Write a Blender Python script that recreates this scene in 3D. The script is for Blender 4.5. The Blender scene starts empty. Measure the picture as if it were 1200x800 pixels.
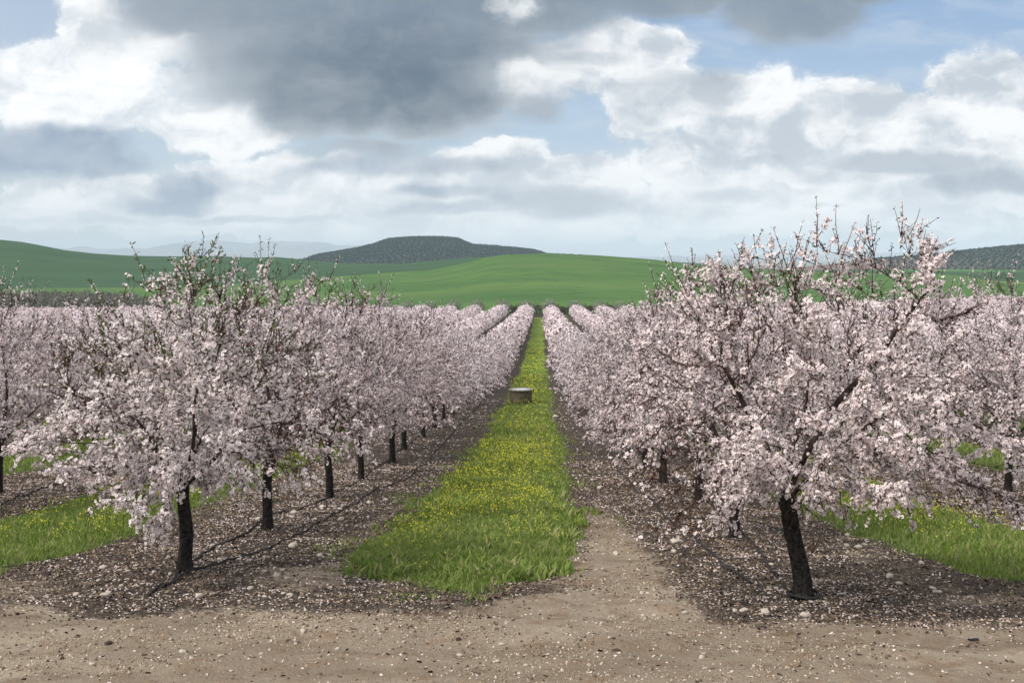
import bpy, math, random
import numpy as np
from mathutils import Vector, kdtree

random.seed(7)
RNG = np.random.default_rng(7)
S = bpy.context.scene
COL = S.collection
R = math.radians

# ------------------------------------------------------------------ basics
# The eye stands at the origin looking along +Y, the rows of trees run along +Y.
FPX, VPX, HZN = 1300.0, 634.0, 300.0        # focal length, row vanishing point and horizon of the 1200 px photo

def interp(x, pts):
    a = np.array(pts, float)
    return np.interp(x, a[:, 0], a[:, 1])

def smooth(a, b, x):
    t = np.clip((x - a) / (b - a), 0, 1)
    return t * t * (3 - 2 * t)

def _hash(ix, iy, s):
    h = (ix.astype(np.int64) * 374761393 + iy.astype(np.int64) * 668265263 + s * 1442695041) & 0xFFFFFFFF
    h = ((h ^ (h >> 13)) * 1274126177) & 0xFFFFFFFF
    return ((h ^ (h >> 16)) & 0xFFFF) / 65535.0

def vnoise(x, y, s=0):
    x = np.asarray(x, float); y = np.asarray(y, float)
    ix = np.floor(x); iy = np.floor(y); fx = x - ix; fy = y - iy
    fx = fx * fx * (3 - 2 * fx); fy = fy * fy * (3 - 2 * fy)
    a = _hash(ix, iy, s); b = _hash(ix + 1, iy, s); c = _hash(ix, iy + 1, s); d = _hash(ix + 1, iy + 1, s)
    return a + (b - a) * fx + (c - a) * fy + (a - b - c + d) * fx * fy

def fbm(x, y, o=4, s=0):
    v = 0; a = .5; t = 0
    for i in range(o):
        v = v + a * vnoise(x * 2 ** i, y * 2 ** i, s + i * 17); t += a; a *= .5
    return v / t

# ------------------------------------------------------------------ terrain
PROFILE = [(-60, -1.6), (-20, -1.95), (0, -2.15), (8, -3.08), (11.3, -3.5), (17, -4.17), (25.5, -5.16), (34, -5.95),
           (42, -6.55), (56, -7.7), (72, -8.9), (113, -11.2), (169, -13.3), (244, -15.7), (300, -16.9), (340, -16.3)]
FIELD_TOP = [(-900, 338), (0, 338), (150, 337), (280, 333), (370, 326), (440, 321), (507, 316), (545, 308), (572, 301), (590, 298.6),
             (640, 297), (700, 299.2), (760, 303.5), (795, 308), (860, 314), (940, 318), (1010, 320), (1102, 321),
             (1131, 323.5), (1158, 329), (1200, 331), (1300, 335), (2200, 338)]
DARK_TOP = [(-900, 276), (-200, 274), (-60, 278), (0, 281), (25, 283.5), (50, 288), (75, 293), (110, 297), (150, 299.5), (200, 300.5), (237, 299.5),
            (300, 302), (322, 301), (345, 303), (362, 305), (400, 308.5), (470, 309), (530, 303.5), (560, 301), (590, 302),
            (640, 303), (795, 314), (900, 318), (1000, 316.5), (1200, 316), (1400, 314), (2200, 310)]

def ground_z(x, y):
    x = np.asarray(x, float); y = np.asarray(y, float)
    yy = np.clip(y, -60, 340)
    z = interp(yy, PROFILE)
    lift = smooth(70, 330, y) * (3.2 * smooth(25, 150, x) - .4 * smooth(25, 150, -x))
    z = z + lift
    u = np.where(y > 200, VPX + FPX * x / np.maximum(y, 200), 600)
    zf = (HZN - interp(u, FIELD_TOP)) * 620 / FPX
    zd = (HZN - interp(u, DARK_TOP)) * 1000 / FPX
    a = np.clip((y - 335) / (620 - 335), 0, 1)
    a = a * 0.75 + 0.25 * a * a * (3 - 2 * a)
    z = np.where(y > 335, z + (zf - z) * a, z)
    b = np.clip((y - 620) / 380, 0, 1)
    z = np.where(y > 620, zf + (zd - zf) * np.sin(b * math.pi / 2) ** 1.25, z)
    c = smooth(1000, 2300, y)
    z = np.where(y > 1000, zd + (-62 - zd) * c, z)
    # gentle undulation everywhere, berms of soil under the tree rows, clods
    z = z + (fbm(x * .12, y * .12, 3, 5) - .5) * .16 * smooth(5, 40, np.abs(y) + 3) * (1 - smooth(250, 500, y))
    return z

ROW0, ROWD, STEP = -4.04, 6.70, 4.25
def row_x(k): return ROW0 + ROWD * k

FRONT = {0: [(-2.9, 15.3), (-2.55, 14.3), (-2.2, 13.1), (-1.4, 12.3), (-.7, 11.85), (-.1, 12.1), (.3, 13.2), (.55, 15), (.85, 18.5)],
         -1: [(-9.2, 12.0), (-7, 12.2), (-6.3, 12.5), (-6.0, 14.5), (-5.8, 18)],
         1: [(4.3, 18), (4.6, 15.5), (4.9, 13.2), (5.3, 12.1), (7.4, 11.9)]}

def grass_amount(x, y):
    """>0 inside the grass strips of the alleys, in metres from their edge"""
    x = np.asarray(x, float); y = np.asarray(y, float)
    k = np.round((x + .72) / ROWD)
    lx = x + .72 - k * ROWD
    w = 1.36 + .16 * (fbm(y * .35 + k * 9, k * 3.1 + y * 0, 3, 2) - .5) * 2 + .35 * (fbm(x * 2.3, y * 2.3, 3, 6) - .5)
    w = w + .55 * np.exp(-((y - 14.6) / 1.3) ** 2) * ((k == 0) & (lx < 0))
    d = w - np.abs(lx - .12 * np.sin(y * .21 + k))
    f = np.full_like(x, 12.3)
    for kk, pts in FRONT.items():
        f = np.where(k == kk, interp(x, pts), f)
    f = f + (fbm(x * 2.1, y * .9, 3, 9) - .5) * 2.2
    return np.minimum(np.minimum(d, (y - f) * .6), (306 - y))

def mulch_amount(x, y):
    m = smooth(10.0, 11.5, y + .95 * smooth(.8, 2.0, x) * smooth(6.2, 4.2, x) + (fbm(x * .5, y * .5, 3, 31) - .5) * 1.2)
    for cx, cy, rx, ry, s in [(.75, 12.4, .75, 3.2, .85), (-2.75, 12.6, .6, 1.0, .7), (-6.0, 11.9, 1.2, .7, .6), (.2, 11.0, .9, .5, .6), (1.0, 15.5, .4, 5, .5),
                              (5.6, 11.2, 1.6, .8, .6), (1.0, 17, .35, 3, .35), (-2.6, 18, .35, 5, .4), (4.2, 14, .5, 2.5, .4)]:
        m = m - s * np.exp(-((x - cx) / rx) ** 2 - ((y - cy) / ry) ** 2)
    # dark wood-chip patch in front of the middle strip
    m = m + .55 * np.exp(-((x + .9) / .9) ** 2 - ((y - 11.45) / .35) ** 2)
    return np.clip(m, 0, 1)

# ------------------------------------------------------------------ mesh helpers
def mesh_np(name, V, F, mats, midx=None, smooth_shade=False):
    """V (n,3); F a list of (m,k) int arrays"""
    me = bpy.data.meshes.new(name)
    V = np.asarray(V, np.float32)
    Fs = [np.asarray(f, np.int32) for f in (F if isinstance(F, list) else [F]) if len(f)]
    me.vertices.add(len(V)); me.vertices.foreach_set('co', V.ravel())
    nl = sum(f.size for f in Fs); npoly = sum(len(f) for f in Fs)
    me.loops.add(nl); me.loops.foreach_set('vertex_index', np.concatenate([f.ravel() for f in Fs]))
    tot = np.concatenate([np.full(len(f), f.shape[1], np.int32) for f in Fs])
    me.polygons.add(npoly)
    me.polygons.foreach_set('loop_start', np.concatenate([[0], np.cumsum(tot)[:-1]]).astype(np.int32))
    if midx is not None: me.polygons.foreach_set('material_index', np.asarray(midx, np.int32))
    me.polygons.foreach_set('use_smooth', np.full(npoly, smooth_shade, bool))
    for m in mats: me.materials.append(m)
    me.update(calc_edges=True)
    return me

def link(name, me, parent=None, loc=(0, 0, 0), rot=(0, 0, 0), sc=(1, 1, 1)):
    o = bpy.data.objects.new(name, me); COL.objects.link(o)
    o.location = loc; o.rotation_euler = rot; o.scale = sc
    if parent: o.parent = parent
    return o

def tag(o, label, cat, group=None):
    o['label'] = label; o['category'] = cat
    if group: o['group'] = group
    return o

def empty(name, loc, rz=0, s=(1, 1, 1)):
    o = bpy.data.objects.new(name, None); COL.objects.link(o)
    o.empty_display_size = .3; o.location = loc; o.rotation_euler = (0, 0, rz); o.scale = s
    return o

class Acc:
    """collects pieces of geometry into one mesh"""
    def __init__(s): s.V = []; s.F = {3: [], 4: []}; s.M = {3: [], 4: []}; s.n = 0
    def add(s, V, F, m=0):
        V = np.asarray(V, float); F = np.asarray(F, int)
        k = F.shape[1]
        s.V.append(V); s.F[k].append(F + s.n); s.M[k].append(np.full(len(F), m)); s.n += len(V)
    def tube(s, P, Rr, sides=5, m=0, cap=False):
        P = np.asarray(P, float); n = len(P); Rr = np.broadcast_to(np.asarray(Rr, float), (n,))
        T = np.gradient(P, axis=0); T /= np.linalg.norm(T, axis=1)[:, None] + 1e-9
        up = np.array([0, 0, 1.]) if abs(T[0][2]) < .9 else np.array([1., 0, 0])
        U = np.cross(T, up); U /= np.linalg.norm(U, axis=1)[:, None] + 1e-9
        W = np.cross(T, U)
        a = np.arange(sides) * 2 * math.pi / sides
        ring = U[:, None, :] * np.cos(a)[None, :, None] + W[:, None, :] * np.sin(a)[None, :, None]
        V = (P[:, None, :] + ring * Rr[:, None, None]).reshape(-1, 3)
        i = np.arange(n - 1)[:, None] * sides; j = np.arange(sides)[None, :]; j2 = (j + 1) % sides
        F = np.stack([i + j, i + j2, i + sides + j2, i + sides + j], -1).reshape(-1, 4)
        s.add(V, F, m)
        if cap:
            for base, c in ((0, P[0]), ((n - 1) * sides, P[-1])):
                V2 = np.vstack([V[base:base + sides], c[None]])
                s.add(V2, np.array([[q, (q + 1) % sides, sides] for q in range(sides)]), m)
    def mesh(s, name, mats, smooth_shade=False):
        V = np.vstack(s.V)
        F = []; M = []
        for k in (3, 4):
            if s.F[k]: F.append(np.vstack(s.F[k])); M.append(np.concatenate(s.M[k]))
        return mesh_np(name, V, F, mats, np.concatenate(M), smooth_shade)

# ------------------------------------------------------------------ node helpers
class NT:
    def __init__(s, tree): s.t = tree; s.n = tree.nodes; s.l = tree.links
    def new(s, typ, **kw):
        n = s.n.new(typ)
        for k, v in kw.items(): setattr(n, k, v)
        return n
    def set(s, sock, v):
        if isinstance(v, bpy.types.NodeSocket): s.l.new(v, sock)
        elif isinstance(v, (tuple, list)) and sock.type == 'RGBA' and len(v) == 3: sock.default_value = (*v, 1)
        else: sock.default_value = v
    def m(s, op, a, b=0.0, c=0.0, clamp=False):
        n = s.new('ShaderNodeMath', operation=op, use_clamp=clamp)
        for i, v in enumerate((a, b, c)): s.set(n.inputs[i], v)
        return n.outputs[0]
    def vm(s, op, a, b=(0, 0, 0)):
        n = s.new('ShaderNodeVectorMath', operation=op)
        s.set(n.inputs[0], a); s.set(n.inputs[1], b)
        return n.outputs['Value'] if op in ('LENGTH', 'DOT_PRODUCT') else n.outputs[0]
    def ss(s, x, a, b, lo=0.0, hi=1.0):
        n = s.new('ShaderNodeMapRange', interpolation_type='SMOOTHSTEP')
        for i, v in enumerate((x, a, b, lo, hi)): s.set(n.inputs[i], v)
        return n.outputs[0]
    def noise(s, vec, scale, detail=3, rough=.5, dist=0.0, out=0):
        n = s.new('ShaderNodeTexNoise')
        s.set(n.inputs['Vector'], vec); n.inputs['Scale'].default_value = scale
        n.inputs['Detail'].default_value = detail; n.inputs['Roughness'].default_value = rough; n.inputs['Distortion'].default_value = dist
        return n.outputs[out]
    def mix(s, f, a, b):
        n = s.new('ShaderNodeMix', data_type='RGBA')
        s.set(n.inputs[0], f); s.set(n.inputs[6], a); s.set(n.inputs[7], b)
        return n.outputs[2]
    def sep(s, v):
        n = s.new('ShaderNodeSeparateXYZ'); s.set(n.inputs[0], v); return n.outputs
    def comb(s, x, y, z=0.0):
        n = s.new('ShaderNodeCombineXYZ')
        for i, v in enumerate((x, y, z)): s.set(n.inputs[i], v)
        return n.outputs[0]

def material(name):
    m = bpy.data.materials.new(name); m.use_nodes = True
    nt = NT(m.node_tree); nt.n.clear()
    nt.out = nt.new('ShaderNodeOutputMaterial')
    return m, nt

def principled(nt, col, rough=.8, normal=None, spec=.3):
    p = nt.new('ShaderNodeBsdfPrincipled')
    nt.set(p.inputs['Base Color'], col); nt.set(p.inputs['Roughness'], rough); p.inputs['Specular IOR Level'].default_value = spec
    if normal is not None: nt.set(p.inputs['Normal'], normal)
    nt.l.new(p.outputs[0], nt.out.inputs[0])
    return p

def bump(nt, h, strength=.5, dist=.02):
    b = nt.new('ShaderNodeBump'); b.inputs['Strength'].default_value = strength; b.inputs['Distance'].default_value = dist
    nt.set(b.inputs['Height'], h); return b.outputs[0]

def leafy(name, c1, c2, trans=.35, var=.5, objvar=.0, c3=None, c3at=.80):
    """diffuse + translucent petals or leaves, tint differs from flower to flower"""
    m, nt = material(name)
    g = nt.new('ShaderNodeNewGeometry'); oi = nt.new('ShaderNodeObjectInfo')
    f = nt.m('MULTIPLY', g.outputs['Random Per Island'], 1.0)
    f = nt.m('ADD', nt.m('MULTIPLY', f, var), nt.m('MULTIPLY', oi.outputs['Random'], objvar), clamp=True)
    col = nt.mix(f, c1, c2)
    if c3:
        r2 = nt.m('FRACT', nt.m('MULTIPLY', g.outputs['Random Per Island'], 17.31))
        col = nt.mix(nt.ss(r2, c3at, c3at + .06), col, c3)
    d = nt.new('ShaderNodeBsdfDiffuse'); t = nt.new('ShaderNodeBsdfTranslucent')
    nt.set(d.inputs[0], col); nt.set(t.inputs[0], col)
    mx = nt.new('ShaderNodeMixShader'); mx.inputs[0].default_value = trans
    nt.l.new(d.outputs[0], mx.inputs[1]); nt.l.new(t.outputs[0], mx.inputs[2]); nt.l.new(mx.outputs[0], nt.out.inputs[0])
    return m

def pos(nt): return nt.new('ShaderNodeNewGeometry').outputs['Position']
def objco(nt): return nt.new('ShaderNodeTexCoord').outputs['Object']

# ------------------------------------------------------------------ materials
M_PETAL = leafy('petal_pink', (.97, .915, .89), (.95, .80, .785), .26, .75, .25)
M_PETAL_PINKER = leafy('petal_rose', (.95, .865, .85), (.89, .74, .74), .24, .75, .3)
M_HEART = leafy('flower_heart', (.22, .045, .07), (.36, .10, .13), .1, 1)
M_CALYX = leafy('calyx', (.060, .028, .022), (.15, .06, .042), .0, 1)
M_LEAF = leafy('young_leaf', (.095, .125, .035), (.16, .18, .06), .3, 1)
M_FARPETAL = leafy('far_blossom', (.955, .88, .88), (.85, .70, .72), .20, .8, .45, (.075, .045, .04))

def bark(name, c1, c2, scale, b):
    m, nt = material(name)
    v = objco(nt)
    n1 = nt.noise(nt.vm('MULTIPLY', v, (1, 1, .35)), scale, 6, .65)
    n2 = nt.noise(nt.vm('MULTIPLY', v, (1, 1, 2.6)), scale * .35, 3, .6, 1.0)
    f = nt.m('ADD', nt.m('MULTIPLY', n1, .6), nt.m('MULTIPLY', n2, .5))
    principled(nt, nt.mix(nt.ss(f, .4, .72), c1, c2), .85, bump(nt, f, .9, b), .2)
    return m
M_TRUNK = bark('trunk_bark', (.007, .006, .0055), (.052, .043, .036), 34, .04)
M_BRANCH = bark('branch_bark', (.022, .015, .013), (.085, .06, .05), 26, .01)
M_TWIG = leafy('twig_bark', (.05, .03, .026), (.10, .06, .05), 0, 1)

def ground_material():
    m, nt = material('orchard_ground')
    p = pos(nt); X, Y, Z = nt.sep(p)
    def attr(n):
        a = nt.new('ShaderNodeAttribute', attribute_name=n); return a.outputs['Fac']
    mu, ga = attr('mulch'), attr('grass')
    nb = nt.noise(p, .55, 5, .6); nm = nt.noise(p, 3.2, 5, .62); nf = nt.noise(p, 19, 5, .65); nff = nt.noise(p, 70, 3, .6)
    # bare track soil
    dirt = nt.mix(nt.ss(nb, .35, .68), (.235, .185, .137), (.335, .272, .205))
    dirt = nt.mix(nt.ss(nm, .46, .72), dirt, (.225, .155, .10))
    dirt = nt.mix(nt.m('MULTIPLY', nt.ss(nf, .56, .74), .75), dirt, (.13, .09, .06))
    dirt = nt.mix(nt.m('MULTIPLY', nt.ss(nff, .6, .75), .7), dirt, (.52, .44, .34))
    for c0, sl, wd in ((9.2, .05, .24), (10.45, -.03, .22), (8.35, .04, .2)):
        q = nt.m('ABSOLUTE', nt.m('ADD', nt.m('SUBTRACT', Y, nt.m('MULTIPLY', X, sl)), nt.m('ADD', -c0, nt.m('MULTIPLY', nt.m('SUBTRACT', nb, .5), .9))))
        dirt = nt.mix(nt.m('MULTIPLY', nt.m('MULTIPLY', nt.ss(q, wd, wd * .4), nt.ss(nm, .36, .58)), .55), dirt, (.185, .138, .098))
    damp = nt.noise(nt.vm('MULTIPLY', p, (.5, 1.2, 1)), .8, 4, .6)
    dirt = nt.mix(nt.m('MULTIPLY', nt.ss(damp, .52, .66), .5), dirt, (.165, .122, .086))
    # wood-chip mulch
    mul = nt.mix(nt.ss(nf, .36, .66), (.026, .021, .018), (.090, .070, .057))
    mul = nt.mix(nt.m('MULTIPLY', nt.ss(nm, .5, .75), .6), mul, (.165, .115, .082))
    vor = nt.new('ShaderNodeTexVoronoi'); vor.inputs['Scale'].default_value = 24
    nt.set(vor.inputs['Vector'], nt.vm('ADD', p, nt.vm('MULTIPLY', nt.noise(p, 9, 2, .5, 0, 1), (.3, .3, .3))))
    rr = nt.sep(vor.outputs['Color'])
    chip = nt.m('MULTIPLY', nt.ss(vor.outputs['Distance'], .30, .2), nt.ss(rr[0], .55, .62))
    mul = nt.mix(nt.m('MULTIPLY', chip, .85), mul, nt.mix(rr[1], (.22, .16, .12), (.55, .46, .44)))
    f = nt.m('ADD', mu, nt.m('MULTIPLY', nt.m('SUBTRACT', nt.m('ADD', nt.m('MULTIPLY', nm, .6), nt.m('MULTIPLY', nf, .4)), .5), 2.6))
    col = nt.mix(nt.ss(f, .26, .76), dirt, mul)
    # green under the grass
    gs = nt.mix(nt.ss(nm, .35, .7), (.060, .085, .024), (.120, .145, .040))
    far = nt.ss(Y, 45, 110)
    nfl = nt.noise(nt.vm('MULTIPLY', p, (1, .6, 1)), .42, 4, .6)
    gs = nt.mix(far, gs, nt.mix(nt.ss(nfl, .40, .62), (.095, .160, .034), (.19, .235, .035)))
    f = nt.m('ADD', ga, nt.m('MULTIPLY', nt.m('SUBTRACT', nt.m('ADD', nt.m('MULTIPLY', nm, .5), nt.m('MULTIPLY', nf, .5)), .5), 1.3))
    col = nt.mix(nt.ss(f, -.05, .28), col, gs)
    # fields beyond the orchard
    st = nt.noise(nt.vm('MULTIPLY', p, (.35, 1, 0)), .022, 4, .6)
    st2 = nt.noise(nt.vm('MULTIPLY', p, (.5, 1, 0)), .11, 5, .7)
    brt = nt.mix(nt.ss(st, .3, .7), (.052, .118, .032), (.090, .165, .040))
    brt = nt.mix(nt.m('MULTIPLY', nt.ss(st2, .49, .66), .75), brt, (.044, .092, .030))
    tl = nt.m('ABSOLUTE', nt.m('SUBTRACT', nt.m('FRACT', nt.m('MULTIPLY', nt.m('ADD', nt.m('ADD', X, nt.m('MULTIPLY', Y, .45)), nt.m('MULTIPLY', st, 30)), 1 / 21.0)), .5))
    brt = nt.mix(nt.m('MULTIPLY', nt.ss(tl, .045, .02), .35), brt, (.045, .085, .03))
    st3 = nt.noise(nt.vm('MULTIPLY', p, (.6, 1, 0)), .009, 3, .5)
    brt = nt.mix(nt.m('MULTIPLY', nt.ss(st3, .48, .62), .5), brt, (.108, .168, .050))
    # a darker line across the upper field and a ploughing line
    for x0, y0, x1, y1, w, cc, k in [(-14, 604, 80, 556, 4.5, (.035, .080, .025), .75), (10, 596, 90, 566, 3.5, (.13, .21, .06), .6)]:
        L = math.hypot(x1 - x0, y1 - y0); nx, ny = -(y1 - y0) / L, (x1 - x0) / L
        d = nt.m('ABSOLUTE', nt.m('ADD', nt.m('ADD', nt.m('MULTIPLY', X, nx), nt.m('MULTIPLY', Y, ny)), nt.m('ADD', -(x0 * nx + y0 * ny), nt.m('MULTIPLY', nt.m('SUBTRACT', st2, .5), 9))))
        mk = nt.m('MULTIPLY', nt.ss(d, w, w * .3), nt.m('MULTIPLY', nt.ss(X, x0 - 8, x0 + 8), nt.ss(X, x1 + 30, x1)))
        brt = nt.mix(nt.m('MULTIPLY', mk, k), brt, cc)
    brt = nt.mix(nt.m('MULTIPLY', nt.ss(Y, 585, 612), nt.ss(X, 225, 260)), brt, (.19, .24, .05))
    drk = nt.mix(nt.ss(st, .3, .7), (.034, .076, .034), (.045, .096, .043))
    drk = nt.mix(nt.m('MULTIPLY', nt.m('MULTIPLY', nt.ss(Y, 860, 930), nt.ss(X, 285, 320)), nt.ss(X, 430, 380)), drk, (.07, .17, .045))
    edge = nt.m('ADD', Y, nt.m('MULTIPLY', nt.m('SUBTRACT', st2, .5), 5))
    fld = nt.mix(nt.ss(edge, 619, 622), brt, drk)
    pl = nt.mix(nt.ss(nt.noise(p, .004, 4, .6), .4, .6), (.10, .12, .06), (.2, .17, .11))
    fld = nt.mix(nt.ss(Y, 1250, 1500), fld, pl)
    ye = nt.m('ADD', Y, nt.m('MULTIPLY', nt.m('SUBTRACT', st, .5), 12))
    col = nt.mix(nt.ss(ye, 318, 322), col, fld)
    h = nt.m('ADD', nt.m('ADD', nt.m('MULTIPLY', nm, .9), nt.m('MULTIPLY', nf, .5)), nt.m('ADD', nt.m('MULTIPLY', nff, .22), nt.m('MULTIPLY', chip, .15)))
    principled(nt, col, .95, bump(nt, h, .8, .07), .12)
    return m
M_GROUND = ground_material()

def hill_material(name, c1, c2, scale, soil=None):
    m, nt = material(name); p = pos(nt)
    n = nt.noise(nt.vm('MULTIPLY', p, (1, .5, 1)), scale, 5, .65)
    col = nt.mix(nt.ss(n, .35, .66), c1, c2)
    if soil:
        X, Y, Z = nt.sep(p)
        f = nt.m('ADD', X, nt.m('MULTIPLY', nt.m('SUBTRACT', nt.noise(p, .006, 4, .6), .5), 160))
        f = nt.m('ADD', f, nt.m('MULTIPLY', Z, -1.2))
        col = nt.mix(nt.ss(f, 600, 520), col, soil)
    principled(nt, col, .95, None, .1)
    return m
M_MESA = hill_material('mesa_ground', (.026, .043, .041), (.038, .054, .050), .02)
M_GROVEHILL = hill_material('grove_hill_ground', (.040, .056, .048), (.064, .070, .060), .025, (.15, .105, .090))
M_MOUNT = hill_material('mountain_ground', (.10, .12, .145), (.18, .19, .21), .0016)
M_OLIVE = leafy('olive_leaf', (.20, .225, .165), (.33, .35, .27), .25, 1, .2)
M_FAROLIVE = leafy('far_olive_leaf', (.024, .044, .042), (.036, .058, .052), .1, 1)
M_SCRUB = leafy('brown_scrub', (.060, .052, .038), (.105, .095, .062), .15, 1)
M_GREYGROVE = leafy('grey_grove_leaf', (.13, .13, .105), (.21, .20, .165), .15, 1)

# ------------------------------------------------------------------ ground sheet
def build_ground():
    rows = list(np.arange(-38, 6, 1.0)) + list(np.arange(6, 30, .11))
    y = 30.0; d = .13
    while y < 26000:
        rows.append(y); y += d; d = min(d * 1.022, y * .03)
    rows += [619.9, 620.1, 1000, 335]
    rows = np.array(sorted(rows))
    t = list(np.arange(0, .17, .0022))
    dt = .0022
    while t[-1] < 1.3: t.append(t[-1] + dt); dt = min(dt * 1.02, .02)
    t = np.array(t); t = np.concatenate([-t[:0:-1], t])
    Yg, Tg = np.meshgrid(rows, t, indexing='ij')
    Xg = Tg * (Yg + 40) - .3
    Zg = ground_z(Xg, Yg)
    near = (1 - smooth(22, 45, Yg)) * smooth(-10, 2, Yg)
    g = grass_amount(Xg, Yg); mu = mulch_amount(Xg, Yg)
    Zg = Zg + near * ((fbm(Xg * 1.1, Yg * 1.1, 3, 3) - .5) * .13 + (fbm(Xg * 4.2, Yg * 4.2, 2, 8) - .5) * .055)
    for k in range(-14, 16):     # soil mounded along the tree rows
        Zg = Zg + .04 * np.exp(-((Xg - row_x(k)) / .8) ** 2) * smooth(11, 12.5, Yg) * (1 - smooth(290, 305, Yg))
    # wheel ruts of the track in front
    Zg = Zg - near * .035 * (np.exp(-((Yg - 9.2 - .05 * Xg) / .25) ** 2) + np.exp(-((Yg - 10.6 + .03 * Xg) / .22) ** 2))
    n, c = Yg.shape
    V = np.stack([Xg, Yg, Zg], -1).reshape(-1, 3)
    i = np.arange(n - 1)[:, None] * c; j = np.arange(c - 1)[None, :]
    F = np.stack([i + j, i + j + 1, i + c + j + 1, i + c + j], -1).reshape(-1, 4)
    me = mesh_np('ground', V, F, [M_GROUND], None, True)
    for nm, arr in (('mulch', mu), ('grass', g)):
        a = me.attributes.new(nm, 'FLOAT', 'POINT'); a.data.foreach_set('value', arr.astype(np.float32).ravel())
    o = link('ground', me); o['kind'] = 'structure'
    return o
GROUND = build_ground()

def berm(x, y):
    k = np.round((np.asarray(x) - ROW0) / ROWD)
    return .04 * np.exp(-((x - row_x(k)) / .8) ** 2) * smooth(11, 12.5, y)
def gz(x, y):
    x = np.asarray(x, float); y = np.asarray(y, float)
    near = (1 - smooth(22, 45, y)) * smooth(-10, 2, y)
    r = -.035 * (np.exp(-((y - 9.2 - .05 * x) / .25) ** 2) + np.exp(-((y - 10.6 + .03 * x) / .22) ** 2))
    return ground_z(x, y) + near * ((fbm(x * 1.1, y * 1.1, 3, 3) - .5) * .13 + (fbm(x * 4.2, y * 4.2, 2, 8) - .5) * .055 + r) + berm(x, y)

# ------------------------------------------------------------------ hills and mountains
def ridge_mesh(name, mat, crest, Zr, front, back, foot, u0, u1, nu, rough, seed, nz=26):
    """a hill whose crest line lies at distance Zr, with front and back slopes of its own"""
    u = np.linspace(u0, u1, nu)
    s = np.concatenate([np.linspace(-1, 0, nz), np.linspace(0, 1, nz // 2)[1:]])
    Sg, Ug = np.meshgrid(s, u, indexing='ij')
    Yg = Zr + np.where(Sg < 0, Sg * front, Sg * back)
    Xg = (Ug - VPX) / FPX * Zr * (1 + .35 * (Yg / Zr - 1))
    top = (HZN - interp(Ug, crest)) / FPX * Zr
    prof = np.where(Sg < 0, np.sin((1 + Sg) * math.pi / 2) ** 1.15, np.cos(Sg * math.pi / 2))
    n = (fbm(Xg / (front * .16), Yg / (front * .16), 5, seed) - .5)
    Zg = foot + (top - foot) * prof + n * rough * (1 - np.exp(-(Sg / .18) ** 2)) * prof
    Zg = Zg + rough * .12 * (fbm(Ug * .9, Ug * 0 + 3, 3, seed + 2) - .5) * prof
    nn, c = Yg.shape
    V = np.stack([Xg, Yg, Zg], -1).reshape(-1, 3)
    i = np.arange(nn - 1)[:, None] * c; j = np.arange(c - 1)[None, :]
    F = np.stack([i + j, i + j + 1, i + c + j + 1, i + c + j], -1).reshape(-1, 4)
    o = link(name, mesh_np(name, V, F, [mat], None, True)); o['kind'] = 'structure'
    return Xg, Yg, Zg, Ug, Sg

MESA = [(-200, 345), (300, 311), (330, 308.5), (360, 305), (380, 300), (387, 296.5), (400, 294.5), (430, 289.5), (450, 284), (462, 279.5), (480, 278), (510, 277.5),
        (536, 279), (546, 283.5), (555, 287), (562, 287), (600, 290), (625, 292.5), (641, 297.5), (680, 299.5), (720, 302), (760, 305), (800, 309), (900, 315), (1300, 330)]
GHILL = [(600, 345), (860, 322), (940, 314), (1000, 308), (1030, 304), (1045, 302.5), (1100, 298), (1150, 292), (1200, 287), (1260, 282), (1400, 279), (1700, 285), (2100, 310)]
MOUNT = [(-700, 297), (-300, 290), (-100, 294), (60, 297), (88, 293), (97, 288.5), (105, 292.5), (130, 292), (150, 292.8), (160, 290), (170, 292.4), (190, 293), (200, 288),
         (215, 284.5), (240, 282.5), (260, 282), (285, 284.5), (300, 286.5), (312, 283.5), (340, 283), (375, 283.5), (385, 286.5), (395, 289), (425, 288.5), (470, 291), (600, 297),
         (700, 301), (800, 302), (830, 300), (930, 298.5), (1000, 297.5), (1030, 298.5), (1050, 296.5), (1080, 296.5), (1110, 298), (1250, 300), (1500, 292), (2000, 296)]
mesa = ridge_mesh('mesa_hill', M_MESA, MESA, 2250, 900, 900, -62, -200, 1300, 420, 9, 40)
ghill = ridge_mesh('grove_hill', M_GROVEHILL, GHILL, 1750, 650, 700, -62, 600, 2100, 360, 7, 50)
ridge_mesh('mountains', M_MOUNT, MOUNT, 17000, 3500, 3500, -75, -700, 2000, 700, 130, 60)

def blob_template(rng, n=22, sq=.8):
    """a rough small crown of leaf clumps as flat facets in a round volume"""
    d = rng.normal(size=(n, 3)); d /= np.linalg.norm(d, axis=1)[:, None]
    d[:, 2] = np.abs(d[:, 2]) * .95 + .05
    return d * np.array([1, 1, sq])

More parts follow.
